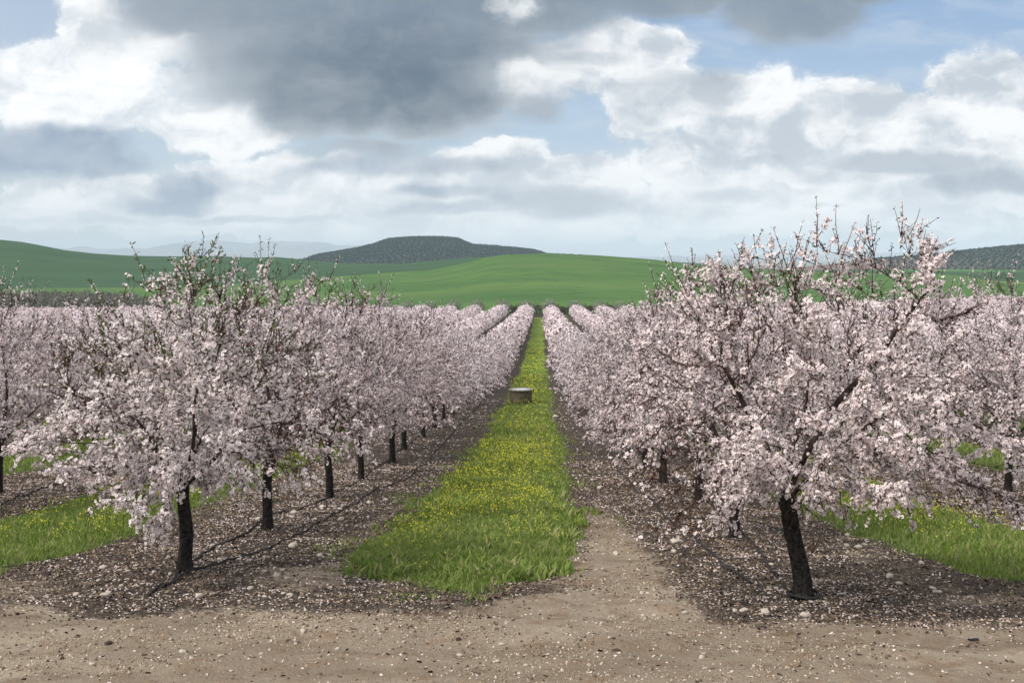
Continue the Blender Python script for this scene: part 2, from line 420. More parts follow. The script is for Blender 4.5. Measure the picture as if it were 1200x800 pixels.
def grove(name, grid, u_rng, mat, spacing, rad, seed, slant=0.0, keep=.9, zmin=-50):
    """olive rows on a far hillside: one mass of many small round crowns"""
    Xg, Yg, Zg, Ug, Sg = grid
    rng = np.random.default_rng(seed)
    # a fine sampling of the hillside between its own grid points
    e = [(q - VPX) / FPX * w for q in u_rng for w in (Yg.min(), Yg.max())]
    xs = np.arange(min(e) - 500 * abs(slant), max(e) + 500 * abs(slant), spacing)
    ys = np.arange(Yg.min(), Yg.max() * .5 + Yg[np.argmin(np.abs(Sg[:, 0])), 0] * .5, spacing * 1.25)
    X, Y = np.meshgrid(xs, ys); X = X + slant * (Y - ys[0])
    X = X.ravel() + rng.normal(size=X.size) * spacing * .14; Y = Y.ravel() + rng.normal(size=Y.size) * spacing * .14
    srow = np.interp(Y, Yg[:, 0], np.arange(Yg.shape[0]))
    r0 = np.clip(srow.astype(int), 0, Yg.shape[0] - 2); fr = srow - r0
    Zr = Yg[np.argmin(np.abs(Sg[:, 0])), 0]
    U = VPX + FPX * X / (Zr * (1 + .35 * (Y / Zr - 1)))
    uu = np.interp(U, Ug[0], np.arange(Ug.shape[1])); c0 = np.clip(uu.astype(int), 0, Ug.shape[1] - 2); fc = uu - c0
    Z = (Zg[r0, c0] * (1 - fr) * (1 - fc) + Zg[r0 + 1, c0] * fr * (1 - fc) + Zg[r0, c0 + 1] * (1 - fr) * fc + Zg[r0 + 1, c0 + 1] * fr * fc)
    ok = (U > u_rng[0]) & (U < u_rng[1]) & (Z > zmin) & (rng.random(X.size) < keep)
    ok &= fbm(X * .006, Y * .006, 3, seed) > .22
    X, Y, Z = X[ok], Y[ok], Z[ok]
    oct_v = np.array([[1, 0, .4], [.4, .9, .45], [-.7, .7, .4], [-1, -.1, .45], [-.4, -.9, .4], [.7, -.75, .45], [0.1, 0, 1], [0, 0, -.15]], float)
    oct_f = np.array([[i, (i + 1) % 6, 6] for i in range(6)] + [[(i + 1) % 6, i, 7] for i in range(6)])
    sc = rad * (.75 + .5 * rng.random((len(X), 1, 1)))
    V = oct_v[None] * sc * (1 + .25 * rng.normal(size=(len(X), 8, 1)) * .5) + np.stack([X, Y, Z], -1)[:, None, :]
    F = (oct_f[None] + (np.arange(len(X)) * 8)[:, None, None]).reshape(-1, 3)
    o = link(name, mesh_np(name, V.reshape(-1, 3), F, [mat], None, False)); o['kind'] = 'stuff'
    return len(X)
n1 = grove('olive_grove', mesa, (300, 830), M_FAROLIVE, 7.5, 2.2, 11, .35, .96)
n2 = grove('olive_grove', ghill, (1010, 1330), M_FAROLIVE, 9, 2.3, 12, -.25, .92)

# ------------------------------------------------------------------ almond trees
def colonize(rng, lobes, scaffolds, fork, n_attr, step=.13, infl=.75, kill=.26):
    """space colonisation: branches grow towards points spread through the crown lobes (cx,cy,cz,rx,ry,rz,weight)"""
    w = np.array([l[6] * l[3] * l[4] * l[5] for l in lobes]); w /= w.sum()
    A = []
    for i in rng.choice(len(lobes), n_attr, p=w):
        l = lobes[i]; d = rng.normal(size=3); d /= np.linalg.norm(d)
        A.append(np.array(l[:3]) + d * np.array(l[3:6]) * rng.random() ** (1 / 2.4))
    A = np.array(A)
    pts = [np.array(fork, float)]; par = [-1]
    for az, tilt, ln in scaffolds:
        p = 0; q = pts[0].copy(); d = np.array([math.sin(tilt) * math.cos(az), math.sin(tilt) * math.sin(az), math.cos(tilt)])
        for i in range(int(ln / step)):
            d = d + rng.normal(size=3) * .10 + np.array([0, 0, .03]); d /= np.linalg.norm(d)
            q = q + d * step; pts.append(q.copy()); par.append(p); p = len(pts) - 1
    alive = np.ones(len(A), bool)
    for it in range(70):
        kd = kdtree.KDTree(len(pts))
        for i, q in enumerate(pts): kd.insert(q, i)
        kd.balance()
        pull = {}
        for ai in np.nonzero(alive)[0]:
            co, i, dist = kd.find(A[ai])
            if dist < kill: alive[ai] = False; continue
            if dist < infl * (1.0 if it > 4 else 1.6):
                v = A[ai] - pts[i]; pull.setdefault(i, []).append(v / dist)
        if not pull: break
        added = 0
        for i, vs in pull.items():
            d = np.sum(vs, axis=0)
            if par[i] >= 0:
                t = pts[i] - pts[par[i]]; d = d + t / (np.linalg.norm(t) + 1e-9) * .7
            d = d + rng.normal(size=3) * .25; nrm = np.linalg.norm(d)
            if nrm < .05: continue
            pts.append(pts[i] + d / nrm * step); par.append(i); added += 1
        if not added or len(pts) > 7000: break
    return np.array(pts), np.array(par)

def flower_geo(P, N, Rr, rng, detail):
    """quads of open five-petalled flowers; returns V, F, material slots"""
    n = len(P)
    N = N / (np.linalg.norm(N, axis=1)[:, None] + 1e-9)
    a = rng.normal(size=(n, 3)); T = np.cross(N, a); T /= np.linalg.norm(T, axis=1)[:, None] + 1e-9
    B = np.cross(N, T)
    def at(ang, rad, h):    # ang (n,k) rad/h (n,k)
        return P[:, None] + (T[:, None] * np.cos(ang)[..., None] + B[:, None] * np.sin(ang)[..., None]) * (rad * Rr[:, None])[..., None] + N[:, None] * (h * Rr[:, None])[..., None]
    if detail == 2:
        k = 5
        a0 = np.arange(k)[None] * 2 * math.pi / k + rng.normal(size=(n, k)) * .1
        cup = rng.uniform(.1, 1.3, (n, 1)) * np.ones((1, k))
        c = P[:, None]
        l = at(a0 - .60, np.full((n, k), .70), .30 * cup); r = at(a0 + .60, np.full((n, k), .70), .30 * cup); tp = at(a0, 1 + rng.normal(size=(n, k)) * .06, .42 * cup)
        V1 = np.concatenate([c, l, tp, r], 1)          # 1+15
        F1 = np.array([[0, 1 + i, 6 + i, 11 + i] for i in range(5)])
        q = np.arange(4)[None] * math.pi / 2 + .3 + np.zeros((n, 1))
        h1 = at(q, np.full((n, 4), .27), np.full((n, 4), .17)); h2 = at(q, np.full((n, 4), .34), np.full((n, 4), -.07))
        V = np.concatenate([V1, h1, h2], 1)            # 24 verts
        F = np.concatenate([F1, [[16, 17, 18, 19]], [[20, 21, 22, 23]]])
        mi = np.array([0] * 5 + [1, 2])
    elif detail == 1:
        k = 3
        a0 = np.arange(k)[None] * 2 * math.pi / k + rng.normal(size=(n, k)) * .2
        cup = rng.uniform(.0, 1.2, (n, 1)) * np.ones((1, k))
        c = P[:, None]
        l = at(a0 - .85, np.full((n, k), .75), .30 * cup); r = at(a0 + .85, np.full((n, k), .75), .30 * cup); tp = at(a0, np.ones((n, k)), .45 * cup)
        V = np.concatenate([c, l, tp, r], 1); F = np.array([[0, 1 + i, 4 + i, 7 + i] for i in range(3)]); mi = np.zeros(3, int)
    else:
        q = np.arange(4)[None] * math.pi / 2 + rng.normal(size=(n, 4)) * .25
        V = at(q, rng.uniform(.7, 1.2, (n, 4)), rng.normal(size=(n, 4)) * .25); F = np.array([[0, 1, 2, 3]]); mi = np.zeros(1, int)
    nv = V.shape[1]
    Fg = (F[None] + (np.arange(n) * nv)[:, None, None]).reshape(-1, 4)
    return V.reshape(-1, 3), Fg, np.tile(mi, n)

class TreeKind: pass

def make_tree(seed, lobes, scaffolds, fork, lean, trunk_r, n_attr, n_flower, detail, flower_r, twig_n, shoots, leaves=0, bare_top=3.0, step=.13, petal=None):
    rng = np.random.default_rng(seed)
    fork = np.array(fork, float)
    pts, par = colonize(rng, lobes, scaffolds, fork, n_attr, step)
    n = len(pts)
    ch = [[] for _ in range(n)]
    for i in range(1, n): ch[par[i]].append(i)
    rad = np.zeros(n)
    for i in range(n - 1, -1, -1):
        rad[i] = (.0032 ** 2.35 if not ch[i] else sum(rad[c] ** 2.35 for c in ch[i])) ** (1 / 2.35)
    raw = rad.copy()
    grow = min(1.9, trunk_r * .60 / max(rad[c] for c in ch[0]))
    rad = rad * (1 + (grow - 1) * smooth(.004, .017, rad))
    rad = np.maximum(rad, .0035); rad[0] = trunk_r * .8
    # trunk: its own rings
    tr = Acc()
    nr = 26; sd = 14
    hs = np.linspace(-.12, 1.0, nr)
    ph = rng.random(4) * 6
    P = []; RR = []
    V = []
    for q, h in enumerate(hs):
        c = np.array([lean[0] * h + .012 * math.sin(h * 7 + ph[0]) if h > 0 else 0, lean[1] * h if h > 0 else 0, fork[2] * (h if h < .999 else 1.04)])
        if h > .0: c[0] += (fork[0] - lean[0]) * h * h; c[1] += (fork[1] - lean[1]) * h * h
        r = trunk_r * (1.0 - .16 * max(h, 0) + .28 * math.exp(-max(h, 0) * 14) + (.10 * max(0, h - .8) / .2))
        for j in range(sd):
            a = 2 * math.pi * j / sd
            k = 1 + .07 * math.sin(3 * a + ph[1] + h * 3) + .05 * math.sin(5 * a + ph[2] - h * 5) + .035 * rng.normal() + .03 * math.sin(h * 42 + ph[3] + math.sin(a))
            V.append((c[0] + r * k * math.cos(a), c[1] + r * k * math.sin(a), c[2]))
    i = np.arange(nr - 1)[:, None] * sd; j = np.arange(sd)[None]; j2 = (j + 1) % sd
    tr.add(V, np.stack([i + j, i + j2, i + sd + j2, i + sd + j], -1).reshape(-1, 4))
    tr.add(np.vstack([np.array(V[-sd:]), np.mean(V[-sd:], axis=0, keepdims=True) + [[0, 0, .05]]]), np.array([[q, (q + 1) % sd, sd] for q in range(sd)]))
    # branches as chains
    br = Acc()
    done = set()
    stack = [(0, c) for c in ch[0]]
    while stack:
        s, c = stack.pop()
        chain = [s, c]
        while ch[chain[-1]]:
            cs = sorted(ch[chain[-1]], key=lambda q: -rad[q])
            for o in cs[1:]: stack.append((chain[-1], o))
            chain.append(cs[0])
        Pc = pts[chain].copy(); Rc = rad[chain].copy(); Rc[0] = min(Rc[0], Rc[1] * 1.15)
        if s == 0: Pc[0] = fork - np.array([0, 0, .05]); Rc[0] = Rc[1] * 1.25
        # soften the zigzag
        if len(Pc) > 3: Pc[1:-1] = Pc[1:-1] * .5 + (Pc[:-2] + Pc[2:]) * .25
        mr = Rc.max()
        br.tube(Pc, Rc, 8 if mr > .035 else (5 if mr > .012 else 3))
    # twigs and shoots
    thin = np.nonzero((raw < .011) & (np.arange(n) > 0))[0]
    tipdir = pts - pts[np.maximum(par, 0)]; tipdir /= np.linalg.norm(tipdir, axis=1)[:, None] + 1e-9
    cr = Acc()
    segP = []; segD = []; segW = []
    for i in thin:
        segP.append(pts[i]); segD.append(tipdir[i]); segW.append(.6)
    ctr = np.mean(pts[thin], axis=0)
    for i in rng.choice(thin, twig_n):
        out = pts[i] - ctr; out /= np.linalg.norm(out) + 1e-6
        hz = (pts[i][2] - ctr[2])
        d = tipdir[i] * .5 + rng.normal(size=3) * .55 + out * .5 + np.array([0, 0, .25 if hz > 0 else -.12])
        d /= np.linalg.norm(d); L = rng.uniform(.10, .32)
        q = [pts[i]]; dd = d
        for s_ in range(3):
            dd = dd + rng.normal(size=3) * .12 + np.array([0, 0, -.07 if hz < .2 else .05]); dd /= np.linalg.norm(dd); q.append(q[-1] + dd * L / 3)
        br.tube(np.array(q), [.0042, .0036, .003, .002], 3)
        m = max(3, int(L / .035))
        for t in np.linspace(.1, 1, m):
            f = t * 3; k = min(int(f), 2); segP.append(q[k] + (q[k + 1] - q[k]) * (f - k)); segD.append(dd); segW.append(1.0)
    high = [i for i in thin if pts[i][2] > ctr[2] + .55]
    shootP = []; shootD = []
    for i in (rng.choice(high, shoots) if len(high) and shoots else []):
        out = pts[i] - ctr
        d = np.array([out[0] * .25, out[1] * .25, .8]) + rng.normal(size=3) * .22; d /= np.linalg.norm(d); L = rng.uniform(.22, .62)
        q = [pts[i]]
        for s_ in range(4):
            d = d + rng.normal(size=3) * .10; d /= np.linalg.norm(d); q.append(q[-1] + d * L / 4)
        br.tube(np.array(q), [.0055, .005, .0042, .0034, .0022], 3)
        for t in np.linspace(.05, 1, int(L / .02)):
            f = t * 4; k = min(int(f), 3); shootP.append(q[k] + (q[k + 1] - q[k]) * (f - k)); shootD.append(d)
    segP = np.array(segP); segD = np.array(segD); segW = np.array(segW)
    segW = segW * np.clip(1.25 - .85 * smooth(bare_top - .5, bare_top + .7, segP[:, 2]), .2, 1.2)
    # patchy blossom: some twigs full, others nearly bare
    pn = fbm(segP[:, 0] * 1.6 + seed, segP[:, 2] * 1.6 + segP[:, 1], 3, seed)
    segW = segW * ((.10 if detail == 2 else .25) + smooth(.36, .56, pn))
    segW /= segW.sum()
    per = 7 if detail == 2 else (4 if detail == 1 else 2)
    cidx = rng.choice(len(segP), n_flower // per, p=segW)
    idx = np.repeat(cidx, per)[rng.random(len(cidx) * per) < rng.uniform(.45, 1.0, len(cidx)).repeat(per)]
    n_flower = len(idx)
    off = rng.normal(size=(n_flower, 3)); off /= np.linalg.norm(off, axis=1)[:, None]
    rr = flower_r * rng.uniform(.75, 1.2, n_flower)
    Pf = segP[idx] + off * (rng.uniform(.5, 1.9, (n_flower, 1)) * flower_r) + segD[idx] * (rng.normal(size=(n_flower, 1)) * .02)
    Nf = off + rng.normal(size=(n_flower, 3)) * .35 + (Pf - ctr) * .15 + np.array([0, 0, .2])
    if shootP:
        shootP = np.array(shootP); shootD = np.array(shootD)
        ns = int(len(shootP) * .65); si = rng.choice(len(shootP), ns)
        o2 = rng.normal(size=(ns, 3)); o2 /= np.linalg.norm(o2, axis=1)[:, None]
        Pf = np.vstack([Pf, shootP[si] + o2 * .02]); Nf = np.vstack([Nf, o2 + shootD[si] * .5]); rr = np.concatenate([rr, flower_r * rng.uniform(.5, .9, ns)])
    V, F, mi = flower_geo(Pf, Nf, rr, rng, detail)
    Vs = [V]; Fs = [F]; Ms = [mi]; nv = len(V)
    def leafset(P, D, ln, w, slot):
        nonlocal nv
        k = len(P); D = D / (np.linalg.norm(D, axis=1)[:, None] + 1e-9)
        s = np.cross(D, rng.normal(size=(k, 3))); s /= np.linalg.norm(s, axis=1)[:, None] + 1e-9
        L = ln * rng.uniform(.6, 1.3, (k, 1))
        Vv = np.stack([P, P + D * L * .5 + s * w * L, P + D * L + np.cross(D, s) * L * .15, P + D * L * .5 - s * w * L], 1)
        Vs.append(Vv.reshape(-1, 3)); Fs.append((np.arange(k)[:, None] * 4 + np.arange(4)[None]) + nv); Ms.append(np.full(k, slot)); nv += k * 4
    if leaves:
        hi = segP[:, 2] > ctr[2] + .2
        i2 = rng.choice(np.nonzero(hi)[0], leaves)
        leafset(segP[i2], segD[i2] + rng.normal(size=(leaves, 3)) * .7, .05, .16, 3)
        if len(shootP):
            ns = min(len(shootP), leaves); si = rng.choice(len(shootP), ns)
            leafset(shootP[si], shootD[si] + rng.normal(size=(ns, 3)) * .6 + np.array([0, 0, -.1]), .055, .15, 3)
    # brown bud scales and short spurs among the flowers
    nb_ = int(n_flower * (.42 if detail == 2 else .26))
    i3 = rng.choice(len(segP), nb_)
    leafset(segP[i3], rng.normal(size=(nb_, 3)), .034 if detail == 2 else flower_r * 1.3, .20, 2)
    petal = petal or (M_PETAL_PINKER if detail == 2 else M_FARPETAL)
    T = TreeKind()
    T.crown = mesh_np('blossom_crown', np.vstack(Vs), np.vstack(Fs), [petal, M_HEART, M_CALYX, M_LEAF], np.concatenate(Ms))
    T.trunk = tr.mesh('trunk', [M_TRUNK], True)
    T.branches = br.mesh('branches', [M_BRANCH], True)
    T.top = pts[:, 2].max(); T.nodes = n
    return T

def scaf(rng, n, tilt=(.55, .95), ln=(.55, .95)):
    a0 = rng.random() * 6.28
    return [(a0 + i * 2 * math.pi / n + rng.normal() * .2, rng.uniform(*tilt), rng.uniform(*ln)) for i in range(n)] + [(rng.random() * 6.28, .15, .8)]

def std_lobes(rng, h=3.7, r=1.85):
    L = [(0, 0, h * .56, r, r, h * .33, 1.0), (rng.normal() * .25, rng.normal() * .25, h * .80, r * .6, r * .6, h * .18, 1.0)]
    for i in range(6):
        a = i * 1.047 + rng.random()
        L.append((math.cos(a) * r * .62, math.sin(a) * r * .62, rng.uniform(1.1, 1.9), r * .5, r * .5, .55, 1.1))
    return L

r_ = np.random.default_rng(3)
HERO_R = make_tree(101, [(.10, 0, 2.0, 1.8, 1.7, 1.2, 1.0), (1.45, -.1, 1.45, .95, .9, .55, 1.2), (-1.15, -.2, 1.35, .75, .9, .65, 1.2), (-.35, 0, 3.0, .95, .9, .62, 1.8),
                         (1.25, .05, 3.55, .36, .3, .40, 2.2), (1.35, .0, 2.9, .45, .5, .4, 1.3), (.35, -.3, 3.2, .7, .6, .6, 1.3), (0, -1.15, 1.75, 1.2, .5, .6, 1.0), (-1.3, -.3, .95, .5, .5, .40, 1.3), (1.85, -.3, 1.15, .55, .5, .35, 1.4), (-.6, .2, 2.9, .9, .9, .5, .8)],
                   [(0.2, .95, 1.5), (1.6, .7, .9), (2.9, .85, 1.1), (4.1, .75, .9), (5.3, .8, 1.0), (.05, .46, 2.7), (2.9, .30, 1.6), (4.4, .2, 1.5)],
                   (-.16, 0, 1.02), (-.08, 0), .097, 3000, 52000, 2, .0192, 3000, 80, 120, 3.75, petal=M_PETAL)
HERO_L = make_tree(102, [(.05, 0, 1.95, 1.55, 1.6, 1.15, 1.0), (-1.1, -.1, 1.5, .75, .8, .5, 1.2), (1.15, -.2, 1.5, .8, .8, .55, 1.1), (.05, 0, 2.95, .8, .8, .6, 1.0),
                         (.1, -.1, 3.45, .3, .3, .3, 1.5), (-.05, -1.0, 1.15, .5, .5, .5, 1.1), (-.05, -.7, .85, .15, .2, .25, 2.0), (-.7, -.8, 1.2, .5, .4, .4, 1.0)],
                   [(-.3, .85, 1.0), (.9, .7, .9), (2.2, .75, .9), (3.4, .85, 1.0), (4.6, .7, .9), (1.2, .2, 1.2), (5.6, .45, 1.2)],
                   (-.03, 0, .95), (-.02, 0), .079, 2300, 38000, 2, .0195, 2300, 40, 2400, 2.75, petal=M_PETAL)
NEAR = []
for s in range(4):
    r_ = np.random.default_rng(50 + s)
    NEAR.append(make_tree(200 + s, std_lobes(r_, 3.95 + .2 * r_.random(), 1.72), scaf(r_, 5), (r_.normal() * .05, r_.normal() * .05, .85 + .1 * s / 3), (0, 0), .078, 1900, 26000, 2, .0202, 1900, 30, 160, 3.25))
r_ = np.random.default_rng(61)
BARE = make_tree(230, std_lobes(r_, 3.8), scaf(r_, 6), (0, 0, .9), (0, 0), .085, 2200, 6000, 2, .022, 2600, 60, 900, 2.4)
MID = []
for s in range(3):
    r_ = np.random.default_rng(70 + s)
    MID.append(make_tree(300 + s, std_lobes(r_, 3.85), scaf(r_, 5), (0, 0, .85), (0, 0), .088, 1000, 10500, 1, .036, 700, 14, 0, 3.4, .17))
LOW = []
for s in range(3):
    r_ = np.random.default_rng(80 + s)
    LOW.append(make_tree(400 + s, std_lobes(r_, 3.85), scaf(r_, 4), (0, 0, .85), (0, 0), .088, 420, 3900, 0, .068, 200, 6, 0, 3.5, .24))
print('tree nodes', HERO_R.nodes, HERO_L.nodes, NEAR[0].nodes, MID[0].nodes, LOW[0].nodes, 'tops', HERO_R.top, HERO_L.top, NEAR[0].top, n1, n2)

ORD = ['first', 'second', 'third', 'fourth', 'fifth', 'sixth', 'seventh', 'eighth', 'ninth', 'tenth', 'eleventh', 'twelfth']
GROUP_T = 'almond trees in blossoming rows'
def plant(kind, x, y, rz, s, label):
    z = float(gz(x, y))
    root = empty('almond_tree', (x, y, z), rz, (s[0], s[0], s[1]))
    tag(root, label, 'tree', GROUP_T)
    t = link('trunk', kind.trunk, root); b = link('branches', kind.branches, root); c = link('crown', kind.crown, root)
    return root

cand = []
for k in range(-26, 28):
    x = row_x(k)
    if k == 0: y0 = 12.62
    elif k == 1: y0 = 11.3
    elif k in (-1, 2): y0 = 13.8
    else: y0 = 12.6 + 2.2 * ((k * 7919) % 13) / 13
    for j in range(0, 69):
        y = y0 + j * STEP
        if y > 300: break
        xx = x + (RNG.normal() * .10 if (k, j) not in ((0, 0), (1, 0)) else 0); yy = y + (RNG.normal() * .12 if (k, j) not in ((0, 0), (1, 0)) else 0)
        u = VPX + FPX * xx / yy; m = 2.3 * FPX / yy
        if -m - 40 < u < 1200 + m + 40: cand.append((yy, xx, k, j))
cand.sort()
solo, rest = cand[:296], cand[296:]
def row_name(k):
    if k in (0, 1): return 'in the row %s of the grass strip' % ('left', 'right')[k]
    n = (-k + 1) if k < 0 else k
    nm = ORD[n - 1] if n <= 12 else 'outermost'
    return f"in the {nm} row {'left' if k < 0 else 'right'} of the grass strip"
seen_first = {}
for (y, x, k, j) in solo:
    rs = np.random.default_rng(k * 1000 + j + 50000)
    rz = rs.random() * 6.28; sc = (rs.uniform(.86, 1.10), rs.uniform(.84, 1.12))
    n = seen_first.setdefault(k, 0); seen_first[k] += 1
    if (k, j) == (1, 0):
        plant(HERO_R, x, y, 0, (1, 1), 'largest almond tree, full pale blossom, tall bare shoots, leaning black trunk, front right'); continue
    if (k, j) == (0, 0):
        plant(HERO_L, x, y, 0, (1, 1), 'almond tree with green leaves at its top, standing in front of the left row'); continue
    if (k, j) in ((2, 3), (3, 2)): kind = BARE
    elif y < 40: kind = NEAR[int(rs.integers(4))]; sc = (sc[0], rs.uniform(.95, 1.13))
    elif y < 78: kind = MID[int(rs.integers(3))]
    else: kind = LOW[int(rs.integers(3))]; sc = (sc[0] * .96, sc[1] * .93)
    if kind is BARE:
        lab = f'nearly bare brown almond tree {row_name(k)}'
    elif k in (0, 1) and j < 7:
        lab = f'pink almond tree {ORD[j]} from the front {row_name(k)}'
    elif y < 48 and n < 10:
        lab = f'pink almond tree {ORD[n]} from the front {row_name(k)}'
    elif y < 80:
        lab = f'pink almond tree {row_name(k)}, halfway back'
    else:
        lab = f'small pale almond tree far back {row_name(k)}'
    if k in (0, 1) and j == 1 : sc = (1.0, 1.03)
    plant(kind, x, y, rz, sc, lab)

# the remaining far trees: one mass
def far_mass():
    rng = np.random.default_rng(9)
    Vs = []; Fs = []; Ms = []; nv = 0
    temps = []
    for q in range(4):
        L = LOW[q % 3].crown
        n = 620
        d = rng.normal(size=(n, 3)); d /= np.linalg.norm(d, axis=1)[:, None]
        P = d * np.array([1.95, 1.95, 1.5]) * (rng.random((n, 1)) ** (1 / 3.2)) * (1 + .18 * np.sin(d[:, :1] * 5 + q) * np.cos(d[:, 1:2] * 4)) + np.array([0, 0, 2.25])
        V, F, mi = flower_geo(P, d + rng.normal(size=(n, 3)) * .5, np.full(n, .16), rng, 0)
        # trunk
        a = Acc(); a.tube(np.array([[0, 0, -.1], [0, 0, 1.2]]), [.1, .08], 5)
        tv = np.vstack(a.V); tf = a.F[4][0]
        temps.append((np.vstack([V, tv]), np.vstack([F, tf + len(V)]), np.concatenate([mi, np.ones(len(tf), int)])))
    for q, (y, x, k, j) in enumerate(rest):
        V, F, mi = temps[q % 4]
        a = rng.random() * 6.28; c, s = math.cos(a), math.sin(a); sc = rng.uniform(.92, 1.08)
        W = np.stack([V[:, 0] * c - V[:, 1] * s, V[:, 0] * s + V[:, 1] * c, V[:, 2]], -1) * sc + np.array([x, y, float(gz(x, y))])
        Vs.append(W); Fs.append(F + nv); Ms.append(mi); nv += len(W)
    o = link('far_orchard', mesh_np('far_orchard', np.vstack(Vs), np.vstack(Fs), [M_FARPETAL, M_TRUNK], np.concatenate(Ms)))
    o['kind'] = 'stuff'
far_mass()

# ------------------------------------------------------------------ olives and scrub at the far end
def leaf_ball(rng, n, r, zc, size, sq=.8):
    d = rng.normal(size=(n, 3)); d /= np.linalg.norm(d, axis=1)[:, None]
    lump = 1 + .16 * np.sin(d[:, :1] * 6 + rng.random() * 6) * np.sin(d[:, 1:2] * 5 + rng.random() * 6) + .1 * np.sin(d[:, 2:] * 7)
    P = d * np.array([r, r, r * sq]) * rng.random((n, 1)) ** (1 / 4) * lump + np.array([0, 0, zc])
    return flower_geo(P, d + rng.normal(size=(n, 3)) * .6, np.full(n, size), rng, 0)
OL = []
for s in range(3):
    rng = np.random.default_rng(500 + s)
    V, F, mi = leaf_ball(rng, 900, 2.45, 3.1, .17, .85)
    a = Acc()
    a.tube(np.array([[0, 0, -.2], [.08, .02, .5], [0, 0, 1.2]]), [.26, .2, .16], 7)
    for q in range(4):
        an = q * 1.6 + rng.random(); a.tube(np.array([[0, 0, 1.0], [math.cos(an) * .6, math.sin(an) * .6, 1.9], [math.cos(an) * 1.1, math.sin(an) * 1.1, 2.8]]), [.11, .07, .03], 5)
    OL.append((mesh_np('olive_crown', V, F, [M_OLIVE], mi), a.mesh('olive_trunk', [M_BRANCH], True)))
for k in range(-9, 11):
    x, y = row_x(k) + RNG.normal() * .3, 309 + RNG.normal() * 1.2
    cr, tk = OL[int(RNG.integers(3))]
    o = empty('olive_tree', (x, y, float(gz(x, y))), RNG.random() * 6, (RNG.uniform(.80, .96),) * 3)
    lab = {0: 'round grey-green olive tree ending the row just left of the grass strip',
           1: 'round grey-green olive tree ending the row just right of the grass strip',
           -1: 'round grey-green olive tree ending the second row left of the grass strip',
           2: 'round grey-green olive tree ending the second row right of the grass strip'}.get(k,
           'grey-green olive tree ending an outer almond row, well %s of the grass strip' % ('left' if k < 0 else 'right'))
    tag(o, lab, 'tree', 'olive trees at the far ends of the rows')
    link('trunk', tk, o); link('crown', cr, o)

def mass(name, places, mat, r, size, n, sq, seed):
    rng = np.random.default_rng(seed); Vs = []; Fs = []; nv = 0
    for x, y in places:
        rr = r * rng.uniform(.7, 1.25)
        V, F, mi = leaf_ball(rng, n, rr, rr * sq * .9, size, sq)
        Vs.append(V + np.array([x, y, float(gz(x, y))])); Fs.append(F + nv); nv += len(V)
    o = link(name, mesh_np(name, np.vstack(Vs), np.vstack(Fs), [mat])); o['kind'] = 'stuff'
rg = np.random.default_rng(77)
pl = []
for y in np.arange(328, 420, 6.5):
    for u in np.arange(-120, 215, 17):
        if u < 190 - (y - 328) * .55 + rg.normal() * 18: pl.append(((u - VPX) / FPX * y + rg.normal(), y + rg.normal()))
mass('grey_olive_grove', pl, M_GREYGROVE, 2.5, .26, 240, .8, 78)
pl = [((u - VPX) / FPX * y + rg.normal() * .5, y) for y in (317, 322) for u in np.arange(-150, 1350, 7.5) if 590 < u < 740]
mass('brown_undergrowth', pl, M_SCRUB, 1.45, .2, 130, .95, 79)

# ------------------------------------------------------------------ grass, wildflowers, litter
M_GRASS = leafy('grass_blade', (.150, .230, .048), (.265, .335, .088), .38, 1, 0, (.36, .35, .16), .74)
M_YELLOW = leafy('yellow_petal', (.74, .68, .05), (.82, .78, .12), .3, 1)
M_STEM = leafy('flower_stem', (.14, .22, .03), (.20, .27, .04), .3, 1)

def scatter(n, x0, x1, y0, y1, dens, rng):
    """points with probability falling with distance"""
    P = []
    while sum(len(p) for p in P) < n:
        m = n
        y = y0 * (y1 / y0) ** rng.random(m) if y0 > 0 else rng.uniform(y0, y1, m)
        x = rng.uniform(x0, x1, m)
        ok = rng.random(m) < dens(x, y)
        P.append(np.stack([x[ok], y[ok]], -1))
    return np.vstack(P)[:n]

def in_view(x, y, marg=2.0):
    return (x > (-634 / FPX) * y - marg) & (x < (566 / FPX) * y + marg)

def blades(P, H, W, rng, bend=.35):
    n = len(P); x, y = P[:, 0], P[:, 1]; z = gz(x, y) - .01
    a = rng.random(n) * 6.28; s = np.stack([np.cos(a), np.sin(a), np.zeros(n)], -1)
    b = rng.random(n) * 6.28; t = np.stack([np.cos(b), np.sin(b), np.zeros(n)], -1) * (bend * rng.random(n) * H)[:, None]
    o = np.stack([x, y, z], -1); up = np.array([0, 0, 1.])
    V = np.stack([o - s * W[:, None] * .5, o + s * W[:, None] * .5, o + t * .35 + up * (H * .6)[:, None] + s * W[:, None] * .4, o + t * .35 + up * (H * .6)[:, None] - s * W[:, None] * .4, o + t + up * H[:, None] * .96], 1)
    base = (np.arange(n) * 5)[:, None]
    return V.reshape(-1, 3), (base + np.array([[0, 1, 2, 3]])), (base + np.array([[3, 2, 4]]))

